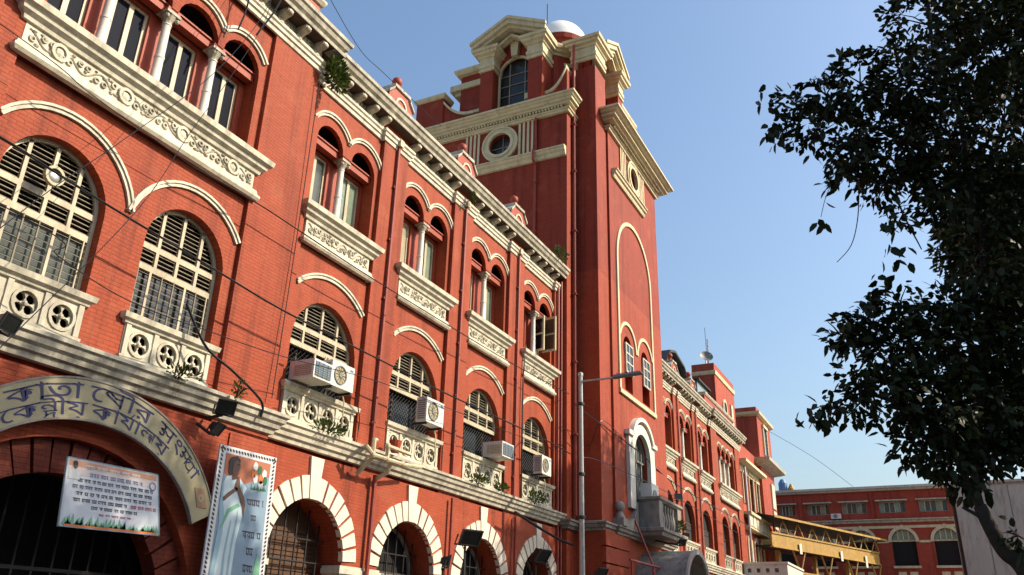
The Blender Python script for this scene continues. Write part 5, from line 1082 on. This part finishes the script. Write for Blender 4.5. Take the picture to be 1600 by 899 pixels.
# ------------------------------------------------------------------ vegetation
def leaf_faces(b,p,d,nrm,L,w):
    s=d.cross(nrm).normalized()*w; u=nrm*(.10*L)
    a=p+d*L*.28; c=p+d*L*.66; t=p+d*L-u*1.2
    b.add([p,a+s+u*.4,a-s+u*.4,c+s*.85,c-s*.85,t],[(0,1,2),(1,3,4,2),(3,5,4)])
def rv(rn): 
    while True:
        v=Vector((rn.uniform(-1,1),rn.uniform(-1,1),rn.uniform(-1,1)))
        if .05<v.length<1: return v
def sprig(name,x,y,z,w,h,n,label,seed,L=.10):
    rn=random.Random(seed); r=empty(name,(x,y,z),label,'plant','weeds growing on ledges')
    def fol(b):
        for i in range(n):
            v=rv(rn); p=Vector((x+v.x*w,y+v.y*w*.45,z+h*.5+v.z*h*.5)); d=(v+Vector((0,-.3,.5))).normalized(); leaf_faces(b,p,d,rv(rn).normalized(),L*rn.uniform(.6,1.3),L*.25)
    part('foliage',fol,LEAFP,r)
    part('stem',lambda b:[b.tube([(x+rn.uniform(-.1,.1),y+.1,z),(x+rn.uniform(-w,w)*.6,y-.05,z+h*rn.uniform(.5,1))],.012,4) for i in range(5)],BARK,r)
sprig('ledge_weed',13.75,12.35,14.55,.38,.95,420,'dark bushy weed hanging at the corner where the pavilion eave ends',1,.14)
sprig('ledge_weed',15.3,12.55,5.9,.60,.22,170,'low green weeds along the foot of the first balustrade',2,.10)
sprig('ledge_weed',22.6,12.55,5.9,.5,.25,150,'weeds on the string course before the third balustrade',3,.10)
sprig('ledge_weed',24.2,12.55,5.9,.35,.25,110,'small weed at the right end of the third balustrade',4,.10)
sprig('ledge_weed',28.6,12.45,16.0,.55,.55,160,'thin weed sprouting on the eave beside the tower',5,.12)
sprig('ledge_weed',26.7,12.45,5.85,.5,.45,160,'dark weed hanging on the stained string course near the tower',6,.11)
sprig('ledge_weed',21.4,12.5,15.1,.12,.35,50,'tiny weed on the hopper of the second drainpipe',7,.10)
sprig('ledge_weed',10.5,12.2,5.86,.4,.2,70,'sparse weeds below the second near balustrade',8,.09)
sprig('ledge_weed',12.0,12.25,5.86,.18,.35,50,'dry weed beside the floodlight pair on the cornice',9,.10)
sprig('ledge_weed',36.9,10.25,6.0,.3,.5,140,'green fern at the front of the stone balcony',10,.12)

def limb(b,pts,r0,r1,n=7):
    P=[];V=[Vector(p) for p in pts]
    for i in range(len(V)-1):
        p0=V[max(i-1,0)];p1=V[i];p2=V[i+1];p3=V[min(i+2,len(V)-1)]
        for k in range(5):
            t=k/5; P.append(.5*((2*p1)+(p2-p0)*t+(2*p0-5*p1+4*p2-p3)*t*t+(3*p1-p0-3*p2+p3)*t**3))
    P.append(V[-1]); b.tube(P,r0,n,r1)
def tree_crown(b,blobs,L,rn,dens,leaves=None,droop=.5):
    for (c,r,k) in blobs:
        c=Vector(c)
        nt_=int(dens*k*(r[0]*r[1]+r[1]*r[2]+r[0]*r[2])/3)
        for i in range(nt_):
            v=rv(rn); v=v.normalized()*(v.length**.55)
            q=c+Vector((v.x*r[0],v.y*r[1],v.z*r[2]))
            out=(v+rv(rn)*.6+Vector((0,0,-droop))).normalized()
            for j in range(rn.randint(4,7)):                # a spray of leaves on one twig
                d=(out+rv(rn)*.9).normalized(); p=q+rv(rn)*L*.9
                leaf_faces(b,p,d,(rv(rn)+Vector((0,0,.8))).normalized(),L*rn.choice((.45,.7,.9,1.1,1.4))*rn.uniform(.85,1.15),L*rn.uniform(.18,.34))
TR=empty('tree',(9.0,-2.2,0),'large dark leafed tree leaning in from the right with its crown against the sky','tree')
BLOBS=[((8.97,-0.74,8.28),0.56),((9.41,-1.33,8.22),0.68),((8.69,-0.43,7.42),0.46),((8.5,0.06,7.39),0.34),((8.49,0.43,7.33),0.28),((8.27,0.75,7.17),0.19),((8.25,0.93,6.85),0.11),((8.48,0.58,6.89),0.27),((8.6,0.25,6.75),0.35),((9.0,-0.19,6.83),0.5),((9.27,-0.72,6.89),0.65),((9.41,-1.31,6.98),0.64),((8.49,0.35,6.31),0.21),((8.8,0.01,6.23),0.25),((8.99,-0.49,6.14),0.32),((9.36,-0.9,6.07),0.56),((9.52,-1.26,6.0),0.49),((8.7,-0.09,5.73),0.15),((8.97,-0.77,5.17),0.34),((9.35,-0.98,5.15),0.53),((8.99,-0.38,4.75),0.26),((8.6,0.05,4.71),0.27),((8.49,0.35,4.61),0.22),((8.38,0.62,4.46),0.17),((8.49,0.45,4.3),0.24),((8.7,0.14,4.31),0.35),((9.0,-0.26,4.36),0.45),((9.37,-0.74,4.48),0.52),((9.44,-1.03,4.47),0.46),((8.38,0.57,3.94),0.17),((8.26,0.79,3.68),0.11),((8.25,0.92,3.62),0.06),((8.38,0.51,3.75),0.21),((8.6,0.2,3.83),0.32),((8.8,-0.11,3.73),0.38),((9.19,-0.51,3.79),0.44),((9.36,-0.87,3.79),0.44),((8.7,0.12,3.45),0.24),((8.9,-0.16,3.37),0.31),((9.08,-0.55,3.38),0.27),((9.16,-0.81,3.35),0.23),((8.7,0.05,3.18),0.1),((8.8,-0.12,3.1),0.12),((8.85,-0.28,3.04),0.1),((8.88,-0.6,2.55),0.11),((10.54,-1.13,8.21),0.91),((10.54,-1.17,6.34),0.73),((10.57,-0.83,4.77),0.77),((10.29,-0.53,3.84),0.49),((10.65,-1.78,8.59),0.74),((10.18,-2.58,8.36),1.22),((10.27,-2.19,6.41),1.09),((10.34,-1.81,4.58),1.03),((9.71,-2.38,9.84),1.34),((9.23,-1.15,9.61),0.71)]
TRUNK=[(8.95,-1.75,-.1),(9.0,-1.35,.8),(9.02,-.80,1.75),(8.98,-.60,2.28),(8.94,-.48,2.42),(8.89,-.40,2.61),(8.86,-.34,2.82)]
LIMBS=[([(8.86,-.34,2.82),(8.85,-.28,3.04),(8.8,-.17,3.41),(8.7,.11,3.72),(8.44,.5,3.85),(8.26,.82,3.66)],.04,.008),
([(8.86,-.34,2.82),(8.89,-.35,3.12),(9.09,-.49,3.76),(8.99,-.48,4.66),(8.7,.08,4.78),(8.43,.57,4.49)],.045,.008),
([(9.09,-.49,3.76),(9.27,-.78,4.86),(9.26,-.82,5.97),(9.09,-.38,6.79),(8.6,.22,6.99),(8.31,.85,7.03)],.055,.008),
([(8.89,-.40,2.65),(8.85,-.31,2.73),(8.80,-.20,2.80)],.022,.014),([(9.26,-.82,5.97),(9.26,-.89,7.18),(9.07,-.76,8.16),(9.16,-.9,9.35)],.045,.012),
([(9.09,-.38,6.79),(8.9,-.11,6.18),(8.8,-.25,5.41)],.02,.006),([(9.02,-.9,1.75),(9.2,-1.6,3.6),(9.8,-2.2,6.0),(10.1,-2.6,8.5)],.09,.02)]
part('trunk',lambda b:limb(b,TRUNK,.105,.055,9),BARK,TR,smooth=True)
for q,r0,r1 in LIMBS: part('branch',lambda b:limb(b,q,r0,r1),BARK,TR,smooth=True)
part('hanging_twig',lambda b:(limb(b,[(8.7,.25,6.16),(8.69,.31,5.81),(8.69,.41,5.53),(8.68,.57,5.36)],.006,.004,4),limb(b,[(8.59,.5,6.27),(8.58,.59,6.09),(8.57,.66,5.87)],.004,.003,4)),BARK,TR)
rn=random.Random(11)
CR=[(c,(r,r*.9,r),(.62 if r>.55 else .9 if r>.3 else .8)) for c,r in BLOBS]
part('crown',lambda b:tree_crown(b,CR,.098,rn,720),LEAF,TR)
rt=random.Random(5)
def twigs(b):
    for c,r,k in CR:
        for i in range(7 if r[0]>.2 else 4):
            v=rv(rt).normalized(); c_=Vector(c); e=c_+Vector((v.x*r[0],v.y*r[1],v.z*r[2]))*1.05; m=(c_+e)/2+rv(rt)*r[0]*.15
            b.tube([c_,m,e],.011,3,.004)
part('twig',twigs,BARK,TR,kind='stuff')
lm=MB(); leaf_faces(lm,Vector((0,0,0)),Vector((0,0,-1)),Vector((0,1,0)),.135,.036); lme=lm.mesh('leaf',LEAF,recalc=False)
def lone_leaves(cs,n,sp):
    for i in range(n):
        c=cs[i%len(cs)]; o=bpy.data.objects.new('leaf',lme); v=rv(rn)*sp
        place(o,TR,Vector(c)+v,rn.uniform(0,6.28)); o.rotation_euler=(rn.uniform(-.9,.9),rn.uniform(-.9,.9),rn.uniform(0,6.28)); o.scale=(1,1,1)
lone_leaves([(8.57,.66,5.84),(8.57,.66,5.80),(8.58,.60,6.02)],5,.06)
lone_leaves([(8.24,1.02,6.80),(8.25,.98,6.88),(8.24,.99,7.3),(8.27,.9,7.2),(8.24,.97,3.6),(8.26,.86,3.68),(8.43,.60,4.5),(8.5,.45,7.38),(8.5,.42,6.35),(8.45,.52,3.9),(8.55,.35,4.7),(8.72,.12,5.15),(8.88,-.05,5.45),(8.9,-.2,3.05),(9.0,-.34,3.0)],150,.17)

def street_tree(x,y,h,r,label,seed,dens):
    t=empty('tree',(x,y,0),label,'tree','street trees on the near pavement')
    rn2=random.Random(seed)
    part('trunk',lambda b:limb(b,[(x,y,-.1),(x+.2,y,h*.3),(x,y+.2,h*.7)],.28,.12),BARK,t,smooth=True)
    bl=[((x,y,h),(r,r,r*.8),1)]+[((x+math.cos(a)*r*.8,y+math.sin(a)*r*.8,h+rn2.uniform(-.5,.3)*r),(r*.55,r*.55,r*.45),1) for a in (0,1.1,2.2,3.3,4.4,5.5)]
    part('branch',lambda b:[limb(b,[(x,y+.2,h*.6),((x+c[0])/2,(y+c[1])/2,h*.8),c],.09,.02,5) for c,_,_ in bl[1:]],BARK,t,kind='stuff')
    part('crown',lambda b:tree_crown(b,bl,.30,rn2,dens),LEAF,t)
street_tree(38.6,-6.8,18.9,4.2,'tall street tree past the steel lamp on the near pavement',3,90)
street_tree(16.9,-6.4,17.3,3.4,'tall street tree opposite the gate on the near pavement',4,60)

# ------------------------------------------------------------------ the other side of the street: unseen houses, added to cut low sky light
OPB=plain_mat('brown unseen building plaster',(.15,.10,.075),.85,.3,.6,.5,(.05,.04,.035),.2)
for (x0,x1,h,lab) in ((-34,-6,10.5,'unseen low brown roadside building left of the street trees behind the photographer'),(-5,22,12.0,'unseen brown three storey roadside building opposite the gate'),(23,50,11.0,'unseen brown roadside building opposite the tower')):
    ob=empty('unseen_building',((x0+x1)/2,-20,0),lab,'building')
    wn=[(x0+1.5+i*3.0,1.0+j*3.6) for i in range(int((x1-x0-2)/3.0)) for j in range(3)]
    part('wall',lambda b:(b.plate(rect(x0,x1,0,h),[rect(a,a+1.4,c,c+1.9) for a,c in wn],16.2,-.24),b.box(x0,x1,-26,-16.6,0,h-.1),),OPB,ob)  # wall of the added unseen building
    part('parapet',lambda b:b.box(x0-.1,x1+.1,-16.9,-16.0,h,h+.5),OPB,ob)
    for a,c in wn: part('window',lambda b:b.box(a,a+1.4,-16.5,-16.45,c,c+1.9),GLD,ob)  # windows of the added unseen building
